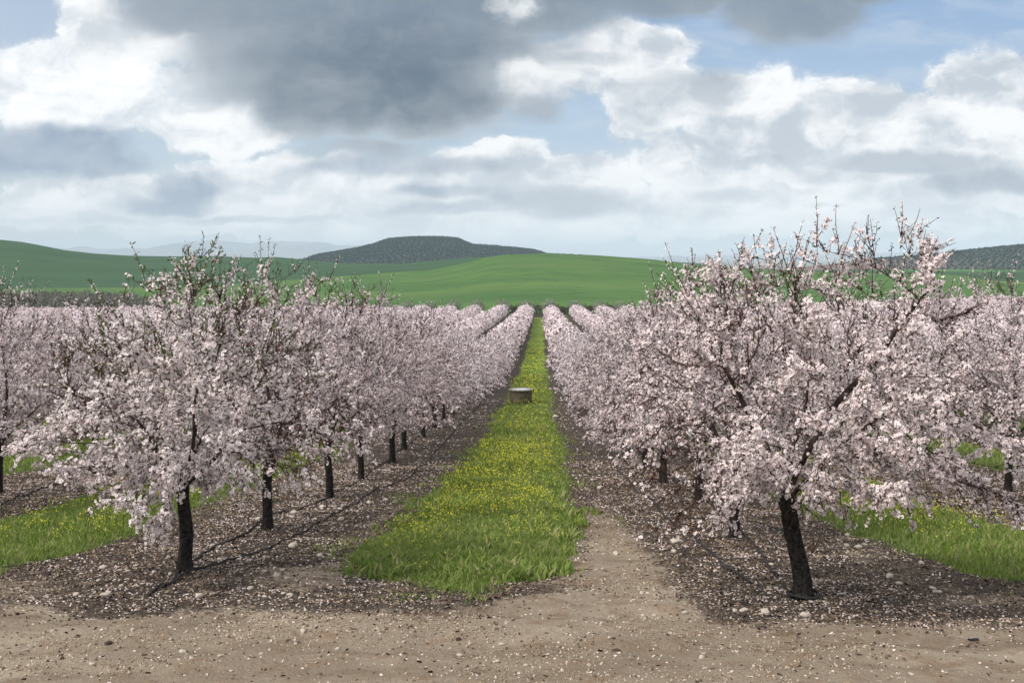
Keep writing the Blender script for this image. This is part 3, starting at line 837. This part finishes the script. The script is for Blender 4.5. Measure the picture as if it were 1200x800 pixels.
def build_grass():
    rng = np.random.default_rng(21)
    def dens(x, y):
        g = grass_amount(x, y)
        return np.where(in_view(x, y), (smooth(-.14, .25, g) * (.45 + .55 * fbm(x * 1.5, y * 1.5, 2, 4)) + .16 * smooth(-1.0, -.05, g) * smooth(.50, .62, fbm(x * 2.2, y * 1.4, 2, 14))), 0)
    P = np.vstack([scatter(84000, -3.1, 1.4, 11.2, 34, dens, rng), scatter(26000, -2.6, 1.2, 34, 95, dens, rng),
                   scatter(26000, -9.4, -5.6, 11.6, 34, dens, rng), scatter(26000, 4.2, 7.6, 11.6, 34, dens, rng),
                   scatter(24000, -24, -5.6, 18, 70, dens, rng), scatter(20000, 4.2, 22, 18, 70, dens, rng)])
    d = P[:, 1]; g = grass_amount(P[:, 0], P[:, 1])
    H = (.05 + .10 * smooth(0, .7, g)) * (1 - .75 * np.exp(-((P[:, 0] + 1.1) / 1.0) ** 2 - ((P[:, 1] - 57) / 4) ** 2)) * rng.uniform(.6, 1.3, len(P)) * (.75 + .5 * fbm(P[:, 0] * .9, P[:, 1] * .9, 3, 12)) * (.8 + .2 * smooth(14, 22, d))
    W = (.008 + .0006 * d) * rng.uniform(.7, 1.4, len(P))
    V, Q, T = blades(P, H, W, rng, .9)
    # leafy weeds at the front end of the middle strip and along edges: broad leaves
    w = scatter(5200, -2.7, 1.0, 11.7, 26, lambda x, y: dens(x, y) * (fbm(x * 1.1, y * 1.1, 2, 44) > .52), rng)
    V2, Q2, T2 = blades(w, rng.uniform(.08, .2, len(w)), rng.uniform(.03, .05, len(w)), rng, 1.2)
    Vv = np.vstack([V, V2]); n = len(V)
    o = link('grass', mesh_np('grass', Vv, [np.vstack([Q, Q2 + n]), np.vstack([T, T2 + n])], [M_GRASS])); o['kind'] = 'stuff'
    # yellow wild mustard
    def fd(x, y):
        g = grass_amount(x, y); pn = fbm(x * 1.1 + 7, y * .8, 3, 61)
        return np.where(in_view(x, y), smooth(.0, .5, g) * (.12 + .88 * smooth(.30, .72, pn)) * (.10 + .90 * smooth(13, 21, y)) * (1 - .9 * smooth(90, 175, y)) * (1 - np.exp(-((x + 1.1) / 1.0) ** 2 - ((y - 57) / 4) ** 2)) * (1 - .55 * smooth(-.4, .6, x)), 0)
    fl = np.vstack([scatter(1750, -2.6, .9, 12.5, 36, fd, rng), scatter(950, -2.6, .9, 36, 175, fd, rng), scatter(900, -9.2, -5.9, 12.5, 34, fd, rng), scatter(1000, 4.4, 7.5, 12.5, 34, fd, rng),
                    scatter(500, -22, -5.9, 24, 60, fd, rng), scatter(500, 4.4, 20, 24, 60, fd, rng)])
    h = rng.uniform(.14, .36, len(fl)); z = gz(fl[:, 0], fl[:, 1])
    C = []; CR = []
    for q in range(4):
        C.append(np.stack([fl[:, 0] + rng.normal(size=len(fl)) * .03, fl[:, 1] + rng.normal(size=len(fl)) * .03, z + h - q * .035 * rng.random(len(fl))], -1))
    C = np.vstack(C); d = np.tile(fl[:, 1], 4)
    V1, F1, _ = flower_geo(C, rng.normal(size=C.shape) * .5 + np.array([0, -.5, .8]), (.0052 + .00022 * d) * rng.uniform(.6, 1.3, len(C)), rng, 0)
    V2, Q2, T2 = blades(fl, h, np.full(len(fl), .007) + .0003 * fl[:, 1], rng, .1)
    n = len(V1)
    o = link('wildflowers', mesh_np('wildflowers', np.vstack([V1, V2]), [np.vstack([F1, Q2 + n]), T2 + n], [M_YELLOW, M_STEM],
             np.concatenate([np.zeros(len(F1)), np.ones(len(Q2) + len(T2))]))); o['kind'] = 'stuff'
build_grass()

M_CHIP = leafy('wood_chip', (.06, .042, .032), (.33, .245, .175), 0, 1, 0, (.022, .016, .013))
M_FALLEN = leafy('fallen_petal', (.62, .50, .47), (.74, .64, .60), .1, 1)
M_PEBBLE = leafy('pebble', (.24, .18, .12), (.60, .51, .40), 0, 1, 0, (.12, .085, .058))
def litter(name, P, mat, size, rng, aspect, thick):
    n = len(P); x, y = P[:, 0], P[:, 1]; z = gz(x, y)
    a = rng.random(n) * 6.28; c, s = np.cos(a), np.sin(a)
    L = size * rng.uniform(.5, 1.5, n); W = L * aspect * rng.uniform(.6, 1.3, n); T = L * thick * rng.uniform(.6, 1.4, n)
    tl = rng.normal(size=(n, 2)) * .35
    corners = np.array([[-1, -1, 0], [1, -.8, 0], [1.05, .9, 0], [-.9, 1, 0], [-.7, -.7, 1], [.75, -.6, 1], [.7, .7, 1], [-.65, .7, 1]])
    V = corners[None] * np.stack([L * .5, W * .5, T], -1)[:, None]
    V = V + rng.normal(size=V.shape) * (L * .06)[:, None, None]
    V[..., 2] += V[..., 0] * tl[:, :1] + V[..., 1] * tl[:, 1:] + (T * .15)[:, None]
    X = V[..., 0] * c[:, None] - V[..., 1] * s[:, None] + x[:, None]; Y = V[..., 0] * s[:, None] + V[..., 1] * c[:, None] + y[:, None]
    V = np.stack([X, Y, V[..., 2] + z[:, None]], -1).reshape(-1, 3)
    f = np.array([[4, 5, 6, 7], [0, 1, 5, 4], [1, 2, 6, 5], [2, 3, 7, 6], [3, 0, 4, 7]])
    F = (f[None] + (np.arange(n) * 8)[:, None, None]).reshape(-1, 4)
    o = link(name, mesh_np(name, V, F, [mat])); o['kind'] = 'stuff'
rg = np.random.default_rng(31)
def d_mulch(x, y): return np.where(in_view(x, y, .6) & (grass_amount(x, y) < .05), .05 + .95 * mulch_amount(x, y) * (.5 + .5 * fbm(x * 1.3, y * 1.3, 3, 70)), 0)
def d_track(x, y): return np.where(in_view(x, y, .6) & (grass_amount(x, y) < .05), smooth(.44, .66, fbm(x * .9, y * .9, 3, 71)) * (.25 + .75 * (1 - mulch_amount(x, y))), 0)
def d_petal(x, y): return np.where(in_view(x, y, .6) & (grass_amount(x, y) < .15), .05 + .95 * mulch_amount(x, y) * (.2 + .8 * smooth(.35, .65, fbm(x * 1.6, y * 1.6, 3, 90))) * np.exp(-((np.abs((x - ROW0 + ROWD / 2) % ROWD - ROWD / 2)) / 2.2) ** 2), 0)
P = np.vstack([scatter(62000, -15, 12, 7.6, 30, d_mulch, rg), scatter(12000, -20, 16, 26, 60, d_mulch, rg)])
litter('wood_chips', P, M_CHIP, .022 + .0009 * P[:, 1], rg, .32, .16)
P = np.vstack([scatter(42000, -15, 12, 7.6, 30, d_petal, rg), scatter(12000, -20, 16, 26, 65, d_petal, rg)])
litter('fallen_petals', P, M_FALLEN, .011 + .0007 * P[:, 1], rg, .75, .08)
P = scatter(15000, -7, 7, 7.4, 16, d_track, rg)
litter('gravel', P, M_PEBBLE, (.006 + .0004 * P[:, 1]) * rg.choice([.6, 1, 1, 1.7], len(P)), rg, .7, .4)

# ------------------------------------------------------------------ stones, clods, twigs lying about
def rough_mat(name, c1, c2, sc):
    m, nt = material(name); v = objco(nt); n = nt.noise(v, sc, 5, .6)
    principled(nt, nt.mix(nt.ss(n, .35, .68), c1, c2), .9, bump(nt, n, .6, .01), .2); return m
M_STONE = rough_mat('pale_limestone', (.40, .33, .26), (.62, .56, .48), 14)
M_CLOD = rough_mat('dark_clod', (.045, .03, .022), (.10, .07, .05), 25)
def rock_mesh(seed, flat=.55):
    rng = np.random.default_rng(seed)
    import bmesh
    bm = bmesh.new(); bmesh.ops.create_icosphere(bm, subdivisions=3, radius=1)
    cuts = rng.normal(size=(9, 3)); cuts /= np.linalg.norm(cuts, axis=1)[:, None]; lim = rng.uniform(.62, .9, 9)
    for v in bm.verts:
        p = np.array(v.co)
        for c, l in zip(cuts, lim):
            dd = p @ c
            if dd > l: p = p - c * (dd - l) * .85
        p = p * (1 + .05 * rng.normal()) * np.array([1, .72, flat]); v.co = p
    me = bpy.data.meshes.new('rock'); bm.to_mesh(me); bm.free()
    me.polygons.foreach_set('use_smooth', np.ones(len(me.polygons), bool))
    return me
ROCKS = [rock_mesh(s, f) for s, f in ((1, .5), (2, .6), (3, .45), (4, .55))]
def pix_ground(u, v):
    """where the line of sight through photo pixel (u, v) meets the ground"""
    lo, hi = 6.0, 300.0
    for _ in range(40):
        y = (lo + hi) / 2
        if (HZN - v) / FPX * y < float(gz((u - VPX) / FPX * y, y)): hi = y
        else: lo = y
    return (u - VPX) / FPX * y, y
def put_rock(u, v, wpx, label, group, mat, name, cat, i):
    x, y = pix_ground(u, v); r = wpx / FPX * y / 2
    me = ROCKS[i % 4].copy(); me.materials.clear(); me.materials.append(mat)
    o = link(name, me, None, (x, y, float(gz(x, y)) + r * .18), (RNG.normal() * .15, RNG.normal() * .15, RNG.random() * 6), (r, r, r))
    tag(o, label, cat, group)
special = [(943, 722, 17, 'pale angular stone just below the trunk of the largest almond tree'),
           (784, 689, 0, ''), (793, 637, 21, 'long flat pale stone lying left behind the leaning trunk'),
           (703, 572, 9, 'pale stone by the right edge of the middle grass strip'),
           (293, 690, 12, 'egg-shaped white stone on the mulch right of the left front trunk'),
           (344, 640, 13, 'pale stone between the drip hose and the bare path, left row'),
           (124, 698, 15, 'flat pale stone on the mulch left of the left front trunk'),
           (233, 699, 14, 'tan stone below the drip hose by the left front trunk'),
           (651, 489, 10, 'white block lying at the edge of the grass strip below the right row'),
           (1042, 676, 13, 'pale stone on the mulch between the leaning trunk and the right grass strip'),
           (1093, 690, 11, 'pale stone lowest before the right grass strip'),
           (897, 718, 14, 'flat tan stone left below the leaning trunk')]
for i, (u, v, w, lab) in enumerate(special):
    if w: put_rock(u, v, w, lab, None, M_STONE, 'stone', 'stone', i)
rs = np.random.default_rng(41)
areas = [((700, 1110), (620, 735), 34, 'small pale stone on the mulch under the largest almond tree', 'small stones under the right front tree'),
         ((60, 380), (640, 712), 24, 'small pale stone on the mulch around the left front trunk', 'small stones under the left front tree'),
         ((300, 480), (570, 640), 14, 'small pale stone on the mulch along the left row behind the front tree', 'small stones along the left row'),
         ((10, 1190), (735, 795), 18, 'small stone lying on the bare dirt track in front', 'small stones on the track')]
i = 0
for (ua, ub), (va, vb), n, lab, grp in areas:
    c = 0
    while c < n:
        u, v = rs.uniform(ua, ub), rs.uniform(va, vb); x, y = pix_ground(u, v)
        if float(grass_amount(np.array(x), np.array(y))) > -.05: continue
        put_rock(u, v, rs.uniform(5, 10.5), lab, grp, M_STONE, 'stone', 'stone', i); i += 1; c += 1
for u, v, w, lab in [(91, 746, 8, 'dark clod of earth on the track, upper one at far left'), (73, 772, 9, 'dark clod of earth on the track, lower one at far left'),
                     (127, 754, 10, 'flat dark clod on the track below the worn hollow at left'), (537, 749, 7, 'small dark clod alone on the track before the middle grass strip'),
                     (723, 764, 12, 'dark brown clod on the track left below the leaning trunk'), (1029, 741, 8, 'dark clod at the border of track and mulch, right')]:
    put_rock(u, v, w, lab, 'dark clods on the track', M_CLOD, 'dirt_clod', 'clod', int(u))
M_SCRAP = rough_mat('dark_plastic', (.012, .014, .022), (.03, .034, .05), 20)
def scrap():
    x, y = pix_ground(1141, 750); rng = np.random.default_rng(5)
    n = 9; a = Acc(); V = []
    for i in range(n):
        for j in range(4):
            V.append(((i / (n - 1) - .5) * .09, (j / 3 - .5) * .04 + .012 * math.sin(i * 1.7),   .006 + .010 * abs(math.sin(i * 1.3 + j)) ))
    V = np.array(V); V2 = V + [0, 0, -.004]
    q = np.array([[i * 4 + j, i * 4 + 4 + j, i * 4 + 5 + j, i * 4 + 1 + j] for i in range(n - 1) for j in range(3)])
    a.add(V, q); a.add(V2, q[:, ::-1])
    o = link('plastic_scrap', a.mesh('plastic_scrap', [M_SCRAP], True), None, (x, y, float(gz(x, y))), (0, 0, .3))
    tag(o, 'crumpled dark plastic scrap lying on the track at the right', 'litter')
scrap()
M_STICK = rough_mat('dry_stick', (.05, .035, .025), (.13, .09, .065), 40)
for u, v, L, rz, lab in [(500, 672, .55, .2, 'thin dark stick just in front of the middle grass strip'), (425, 717, .22, -.3, 'short dark stick at the border of mulch and track, centre'),
                         (680, 668, .35, -.15, 'short stick on the bare tongue of soil beside the grass strip')]:
    x, y = pix_ground(u, v); a = Acc(); t = np.linspace(-.5, .5, 8)
    px, py = x + t * L * math.cos(rz), y + t * L * math.sin(rz) + .015 * np.sin(t * 9)
    zz = gz(px, py) + .008
    Pp = np.stack([px - x, py - y, zz - zz[0]], -1)
    a.tube(Pp, np.linspace(.008, .004, 8), 5, cap=True)
    k = 5; a.tube(np.array([Pp[k], Pp[k] + [.05, .04, .02], Pp[k] + [.10, .09, .025]]), [.004, .003, .002], 4)
    tag(link('stick', a.mesh('stick', [M_STICK], True), None, (x, y, zz[0])), lab, 'stick', 'sticks on the ground')

# ------------------------------------------------------------------ drip hoses
M_HOSE = rough_mat('black_hose', (.020, .020, .021), (.055, .053, .052), 30)
def hose(pts, label, rad=.014):
    a = np.array(pts, float); t = np.arange(len(a)); tt = np.linspace(0, len(a) - 1, 24 * (len(a) - 1))
    def cr(c):
        out = []
        for q in tt:
            i = min(int(q), len(a) - 2); f = q - i
            p0, p1, p2, p3 = c[max(i - 1, 0)], c[i], c[i + 1], c[min(i + 2, len(a) - 1)]
            out.append(.5 * (2 * p1 + (p2 - p0) * f + (2 * p0 - 5 * p1 + 4 * p2 - p3) * f * f + (3 * p1 - p0 - 3 * p2 + p3) * f ** 3))
        return np.array(out)
    x, y = cr(a[:, 0]), cr(a[:, 1])
    x = x + .03 * np.sin(y * 1.3) + .006 * np.sin(y * 3.1 + 1)
    z = gz(x, y) + rad * 1.5
    k = Acc(); k.tube(np.stack([x - x[0], y - y[0], z - z[0]], -1), rad, 7, cap=True)
    tag(link('drip_hose', k.mesh('drip_hose', [M_HOSE], True), None, (x[0], y[0], z[0])), label, 'hose', 'drip irrigation hoses along the tree rows')
pg = pix_ground
hose([pg(172, 699), pg(205, 678), pg(232, 657), pg(275, 630), pg(318, 604), (-3.55 - .5, 21), (-4.2, 30), (-4.2, 45), (-4.1, 70)], 'black drip hose passing close behind the left front trunk', .013)
hose([pg(188, 690), pg(214, 675), pg(262, 661), pg(320, 640), pg(382, 611), pg(440, 575), (-3.1, 27), (-3.15, 36), (-3.3, 50), (-3.2, 75)], 'black drip hose curving along the path side of the left row', .013)
hose([pg(878, 684), pg(845, 655), pg(800, 622), pg(765, 590), pg(732, 560), (2.0, 34), (2.1, 48), (2.1, 70)], 'grey-black drip hose along the path side of the right row', .014)
hose([pg(912, 676), pg(890, 648), pg(870, 628), (3.0, 19), (2.95, 26), (2.9, 40), (2.9, 60)], 'drip hose ending at the foot of the leaning trunk', .014)
hose([pg(0, 592), pg(60, 570), pg(120, 548), (-10.3, 30), (-10.2, 45)], 'black drip hose along the second row at the left side', .016)
hose([(9.0, 15), (8.9, 22), (9.0, 30), (9.0, 45)], 'drip hose along the second row at the right side', .016)
# a loop of hose tied round the foot of the leaning trunk
hx, hy = row_x(1), 11.3
k = Acc(); t = np.linspace(0, 2 * math.pi, 30)
k.tube(np.stack([.155 * np.cos(t), .15 * np.sin(t), .01 * np.sin(2 * t)], -1), .016, 7)
o = link('hose_loop', k.mesh('hose_loop', [M_HOSE], True), None, (hx + .01, hy, float(gz(hx, hy)) + .045))
tag(o, 'dark hose loop lying round the foot of the leaning trunk', 'hose')

# bare suckers sprouting beside the leaning trunk
def sprout():
    x, y = pix_ground(952, 648); rng = np.random.default_rng(8); a = Acc()
    for q in range(9):
        d = np.array([rng.normal() * .35 + .15, rng.normal() * .3, 1]); d /= np.linalg.norm(d); L = rng.uniform(.3, .62)
        p = [np.zeros(3)]
        for s_ in range(4): d = d + rng.normal(size=3) * .13; d /= np.linalg.norm(d); p.append(p[-1] + d * L / 4)
        a.tube(np.array(p), [.005, .0045, .004, .003, .002], 4)
        for s_ in (2, 3): a.tube(np.array([p[s_], p[s_] + rng.normal(size=3) * .06 + [0, 0, .06]]), [.003, .0015], 3)
    tag(link('bare_shrub', a.mesh('bare_shrub', [M_STICK], True), None, (x, y, float(gz(x, y)) - .01)), 'bare thin brown shoots sprouting from the mulch right of the leaning trunk', 'shrub')
sprout()

# ------------------------------------------------------------------ concrete well ring in the grass
def well():
    m, nt = material('weathered_concrete'); v = objco(nt)
    n = nt.noise(v, 6, 5, .65); st = nt.noise(nt.vm('MULTIPLY', v, (1, 1, .12)), 7, 4, .6)
    X, Y, Z = nt.sep(v)
    col = nt.mix(nt.ss(n, .35, .7), (.13, .098, .066), (.23, .185, .13))
    col = nt.mix(nt.m('MULTIPLY', nt.ss(st, .46, .64), .8), col, (.085, .065, .048))
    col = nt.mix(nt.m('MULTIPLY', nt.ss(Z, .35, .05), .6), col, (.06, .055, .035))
    principled(nt, col, .9, bump(nt, n, .6, .02), .2)
    rimm = rough_mat('pale_concrete', (.20, .175, .135), (.34, .31, .25), 9)
    lid = rough_mat('zinc_cover', (.45, .46, .47), (.62, .63, .64), 5)
    x, y = pix_ground(610.5, 472.5)
    root = empty('concrete_well', (x, y, float(gz(x, y)) - .03), .2, (.86, .86, .90))
    tag(root, 'round weathered concrete well head standing in the middle grass strip', 'well')
    def lathe(prof, sides=40, jit=0.0):
        rng = np.random.default_rng(4)
        a = np.arange(sides) * 2 * math.pi / sides; V = []
        for r, z in prof: V += [(r * math.cos(q) * (1 + jit * rng.normal()), r * math.sin(q) * (1 + jit * rng.normal()), z) for q in a]
        n = len(prof); i = np.arange(n - 1)[:, None] * sides; j = np.arange(sides)[None]; j2 = (j + 1) % sides
        A = Acc(); A.add(V, np.stack([i + j, i + j2, i + sides + j2, i + sides + j], -1).reshape(-1, 4)); return A
    link('body', lathe([(.70, -.2), (.70, .1), (.71, .45), (.735, .84), (.62, .84), (.60, .3), (.6, -.1)], jit=.006).mesh('well_body', [m]), root)
    link('rim', lathe([(.62, .845), (.79, .845), (.80, .855), (.80, .905), (.79, .92), (.62, .92), (.62, .85)], jit=.006).mesh('well_rim', [rimm]), root)
    A = lathe([(.60, .88), (.60, .905), (.3, .91), (.01, .912)])
    link('cover', A.mesh('well_cover', [lid], True), root)
    b = Acc()
    b.tube(np.array([[.76, -.2, .9], [.80, -.22, .72]]), [.03, .03], 6, cap=True)
    link('outlet_pipe', b.mesh('outlet_pipe', [M_HOSE]), root)
well()

# ------------------------------------------------------------------ haze
def haze():
    x, y0, y1, z0, z1 = 36000, -70, 27000, -110, 290
    V = [(-x, y0, z0), (x, y0, z0), (x, y1, z0), (-x, y1, z0), (-x, y0, z1), (x, y0, z1), (x, y1, z1), (-x, y1, z1)]
    F = np.array([[3, 2, 1, 0], [4, 5, 6, 7], [0, 1, 5, 4], [1, 2, 6, 5], [2, 3, 7, 6], [3, 0, 4, 7]])
    m, nt = material('haze')
    v = nt.new('ShaderNodeVolumePrincipled')
    v.inputs['Color'].default_value = (.76, .885, 1.0, 1); v.inputs['Density'].default_value = HAZE; v.inputs['Anisotropy'].default_value = -.2
    nt.l.new(v.outputs[0], nt.out.inputs['Volume'])
    o = link('haze', mesh_np('haze', V, F, [m])); o['kind'] = 'stuff'
HAZE = 9.0e-5
haze()

# ------------------------------------------------------------------ sky and light
SUN_EL, SUN_AZ = 46.0, -125.0      # azimuth measured clockwise from +Y (straight ahead): from behind on the left
def world():
    w = bpy.data.worlds.new('World'); S.world = w; w.use_nodes = True
    nt = NT(w.node_tree); nt.n.clear(); out = nt.new('ShaderNodeOutputWorld')
    sky = nt.new('ShaderNodeTexSky', sky_type='NISHITA'); sky.sun_disc = False
    sky.sun_elevation = R(SUN_EL); sky.sun_rotation = R(SUN_AZ); sky.air_density = 1.0; sky.dust_density = .6; sky.ozone_density = 1.5
    d = nt.new('ShaderNodeTexCoord').outputs['Generated']
    X, Y, Z = nt.sep(d)
    yc = nt.m('MAXIMUM', nt.m('ABSOLUTE', Y), .16)
    u = nt.m('ADD', nt.m('MULTIPLY', nt.m('DIVIDE', X, yc), FPX), VPX)
    v = nt.m('SUBTRACT', HZN, nt.m('MULTIPLY', nt.m('DIVIDE', Z, yc), FPX))
    p = nt.comb(u, v)
    # turbulence
    wv = nt.noise(p, .011, 5, .55, 0, 1)
    pw = nt.vm('ADD', p, nt.vm('MULTIPLY', nt.vm('SUBTRACT', wv, (.5, .5, .5)), (80, 52, 0)))
    # squeeze towards the horizon: clouds there are seen edge-on
    fb = nt.noise(nt.vm('MULTIPLY', pw, (1, 1.35, 0)), .014, 9, .65)
    fb2 = nt.noise(nt.vm('MULTIPLY', nt.vm('ADD', pw, (9, 12, 0)), (1, 1.35, 0)), .014, 9, .65)
    fine = nt.noise(nt.vm('MULTIPLY', p, (.45, 1.6, 0)), .022, 6, .6, .4)
    soft = nt.noise(nt.vm('MULTIPLY', p, (.8, 1.5, 0)), .009, 4, .5)
    emb = nt.m('SUBTRACT', fb, fb2)
    def field(blobs, src):
        acc = None
        for cx, cy, rx, ry, wt in blobs:
            q = nt.vm('MULTIPLY', nt.vm('SUBTRACT', src, (cx, cy, 0)), (1 / rx, 1 / ry, 0))
            l = nt.ss(nt.vm('LENGTH', q), 1.45, .25, 0.0, wt)
            acc = l if acc is None else nt.m('MAXIMUM', acc, l)
        return acc
    def mask(f, n, k, a, b): return nt.ss(nt.m('ADD', f, nt.m('MULTIPLY', nt.m('SUBTRACT', n, .5), k)), a, b)
    # 1 clear sky, paler near the horizon
    bgc = nt.mix(nt.ss(v, -60, 310), (.285, .435, .70), (.62, .73, .85))
    veil = nt.m('MULTIPLY', nt.ss(fine, .42, .70), .45)
    veil = nt.m('MAXIMUM', veil, nt.m('MULTIPLY', nt.ss(u, 420, -60), .55))
    col = nt.mix(veil, bgc, (.74, .80, .86))
    # 2 white cumulus
    def low(off): return nt.noise(nt.vm('MULTIPLY', nt.vm('ADD', pw, off), (1, 1.5, 0)), .0075, 3, .5)
    emb2 = nt.m('SUBTRACT', low((0, 0, 0)), low((14, 30, 0)))
    W = [(95, 105, 165, 62, 1), (20, 100, 90, 50, 1), (260, 130, 130, 60, 1), (110, 30, 60, 60, .9), (190, 40, 110, 55, .9), (330, 225, 190, 52, 1), (140, 240, 220, 40, .95),
         (625, 102, 56, 36, 1), (730, 55, 100, 40, .95), (690, 78, 80, 44, .9), (770, 120, 84, 52, 1), (585, 195, 95, 34, 1), (670, 215, 110, 42, 1), (480, 225, 170, 38, .95), (600, 5, 42, 28, 1),
         (880, 125, 110, 45, 1), (985, 140, 90, 55, 1), (960, 190, 230, 62, 1), (1070, 150, 110, 48, 1), (1150, 98, 75, 48, 1), (1200, 120, 90, 55, 1), (1130, 200, 160, 60, 1), (840, 200, 120, 48, 1), (760, 240, 260, 36, .9), (620, 262, 800, 26, .85)]
    fw = field(W, pw)
    mw = mask(fw, fb, 1.3, .24, .60)
    lit = nt.ss(nt.m('ADD', nt.m('MULTIPLY', emb, .75), nt.m('MULTIPLY', emb2, 1.15)), -.22, .17)
    wc = nt.mix(lit, (.50, .55, .61), (.93, .935, .94))
    wc = nt.mix(nt.m('MULTIPLY', nt.ss(u, 420, 180), nt.ss(v, 210, 150)), wc, nt.mix(lit, (.66, .71, .76), (1.0, 1.0, 1.0)))
    wc = nt.mix(nt.m('MULTIPLY', nt.ss(v, 165, 285), .62), wc, nt.mix(nt.ss(fine, .33, .65), (.70, .74, .78), (.95, .965, .975)))
    col = nt.mix(nt.m('MULTIPLY', mw, .97), col, wc)
    # 3 grey shaded undersides
    G = [(60, 178, 125, 38, 1), (130, 195, 65, 24, .9), (215, 222, 60, 28, .8), (195, 243, 80, 16, .65), (250, 205, 50, 16, .45), (470, 197, 170, 18, .75), (655, 238, 110, 26, .8), (520, 226, 100, 10, .65), (628, 130, 40, 24, .75),
         (775, 112, 95, 40, .60), (840, 108, 50, 36, .75), (1065, 193, 130, 20, .9), (1150, 213, 100, 20, .8), (900, 185, 40, 11, .6), (990, 205, 100, 17, .55), (290, 258, 160, 9, .55), (90, 262, 160, 8, .45), (860, 232, 80, 16, .5),
         (690, 70, 60, 14, .5), (560, 245, 170, 12, .6), (1080, 130, 65, 16, .4)]
    pg_ = nt.vm('ADD', p, nt.vm('MULTIPLY', nt.vm('SUBTRACT', wv, (.5, .5, .5)), (75, 40, 0)))
    fg = field(G, pg_)
    mg = mask(fg, nt.m('ADD', nt.m('MULTIPLY', fb, .6), nt.m('MULTIPLY', fine, .4)), 1.25, .26, .82)
    gc = nt.mix(nt.ss(u, 300, 650), (.255, .33, .445), (.33, .385, .46))
    gc = nt.mix(nt.m('MULTIPLY', lit, .35), gc, (.60, .64, .68))
    col = nt.mix(nt.m('MULTIPLY', mg, .90), col, gc)
    # 4 the big dark cloud and its ragged neighbours
    D = [(430, 45, 240, 105, 1), (300, 8, 175, 52, 1), (495, 105, 118, 68, 1), (400, 118, 115, 54, 1), (560, 10, 200, 40, .9), (430, 178, 120, 16, .5), (720, -10, 220, 34, .9), (930, 2, 95, 52, 1), (990, -14, 85, 26, .9), (880, -30, 270, 38, 1), (380, -60, 420, 60, 1)]
    pd = nt.vm('ADD', p, nt.vm('MULTIPLY', nt.vm('SUBTRACT', wv, (.5, .5, .5)), (70, 46, 0)))
    fd = field(D, pd)
    md = mask(fd, nt.m('ADD', nt.m('MULTIPLY', soft, .55), nt.m('MULTIPLY', fb, .45)), .85, .10, .62)
    dk = nt.ss(nt.m('ADD', fd, nt.m('MULTIPLY', nt.m('SUBTRACT', soft, .5), 1.15)), .38, 1.15)
    dc = nt.mix(dk, (.385, .43, .48), (.100, .142, .200))
    dc = nt.mix(nt.m('MULTIPLY', nt.ss(v, 95, -10), .62), dc, (.205, .265, .345))
    dc = nt.mix(nt.m('MULTIPLY', nt.ss(u, 620, 760), .55), dc, (.235, .295, .375))
    dc = nt.mix(nt.m('MULTIPLY', nt.ss(u, 420, 170), .65), dc, (.34, .39, .45))
    dc = nt.mix(nt.m('MULTIPLY', nt.ss(fb, .42, .72), .30), dc, (.40, .43, .46))
    col = nt.mix(md, col, dc)
    # bright rags over the edge of the dark cloud
    B = [(598, 0, 46, 28, .8), (622, 95, 44, 24, .9), (110, 40, 50, 60, .8)]
    mb = mask(field(B, pw), fb, 1.3, .30, 1.05)
    col = nt.mix(nt.m('MULTIPLY', mb, .85), col, nt.mix(lit, (.55, .59, .63), (.88, .89, .90)))
    # higher up and all round: a bright broken overcast
    hi = nt.ss(v, -150, -700)
    col = nt.mix(hi, col, nt.mix(nt.ss(soft, .35, .65), (.62, .68, .76), (1.0, 1.0, .98)))
    col = nt.mix(nt.ss(Z, .0, -.05), col, (.35, .36, .33))
    b1 = nt.new('ShaderNodeBackground'); nt.l.new(sky.outputs[0], b1.inputs[0]); b1.inputs[1].default_value = .08
    b2 = nt.new('ShaderNodeBackground'); nt.set(b2.inputs[0], col); b2.inputs[1].default_value = CLOUD
    mx = nt.new('ShaderNodeMixShader')
    clear = nt.m('SUBTRACT', .9, nt.m('MAXIMUM', nt.m('MAXIMUM', mw, md), nt.m('MAXIMUM', hi, nt.m('MAXIMUM', mg, .45))))
    nt.set(mx.inputs[0], nt.m('MULTIPLY', clear, .8, clamp=True)); nt.l.new(b2.outputs[0], mx.inputs[1]); nt.l.new(b1.outputs[0], mx.inputs[2])
    nt.l.new(mx.outputs[0], out.inputs[0])
CLOUD = 1.0
world()
sl = bpy.data.lights.new('sun', 'SUN'); sl.energy = 3.3; sl.angle = R(13); sl.color = (1, .955, .89)
so = bpy.data.objects.new('sun', sl); COL.objects.link(so)
az, el = R(SUN_AZ), R(SUN_EL)
sd = Vector((math.sin(az) * math.cos(el), math.cos(az) * math.cos(el), math.sin(el)))
so.rotation_euler = sd.to_track_quat('Z', 'Y').to_euler(); so.location = sd * 60

# ------------------------------------------------------------------ camera
cam = bpy.data.cameras.new('camera'); cam.sensor_width = 36; cam.lens = 36 * FPX / 1200
cam.shift_x = (600 - VPX) / 1200; cam.shift_y = (HZN - 400) / 1200
cam.clip_start = .1; cam.clip_end = 60000
co = bpy.data.objects.new('camera', cam); COL.objects.link(co); co.rotation_euler = (R(90), 0, 0)
S.camera = co

S.view_settings.view_transform = 'Standard'; S.view_settings.look = 'None'; S.view_settings.exposure = .17; S.view_settings.gamma = 1
S.render.engine = 'CYCLES'
c = S.cycles
c.max_bounces = 6; c.diffuse_bounces = 2; c.glossy_bounces = 2; c.transmission_bounces = 3; c.volume_bounces = 3; c.transparent_max_bounces = 4
c.use_denoising = True; c.caustics_reflective = False; c.caustics_refractive = False
try: c.denoiser = 'OPENIMAGEDENOISE'; c.denoising_prefilter = 'ACCURATE'
except Exception: pass
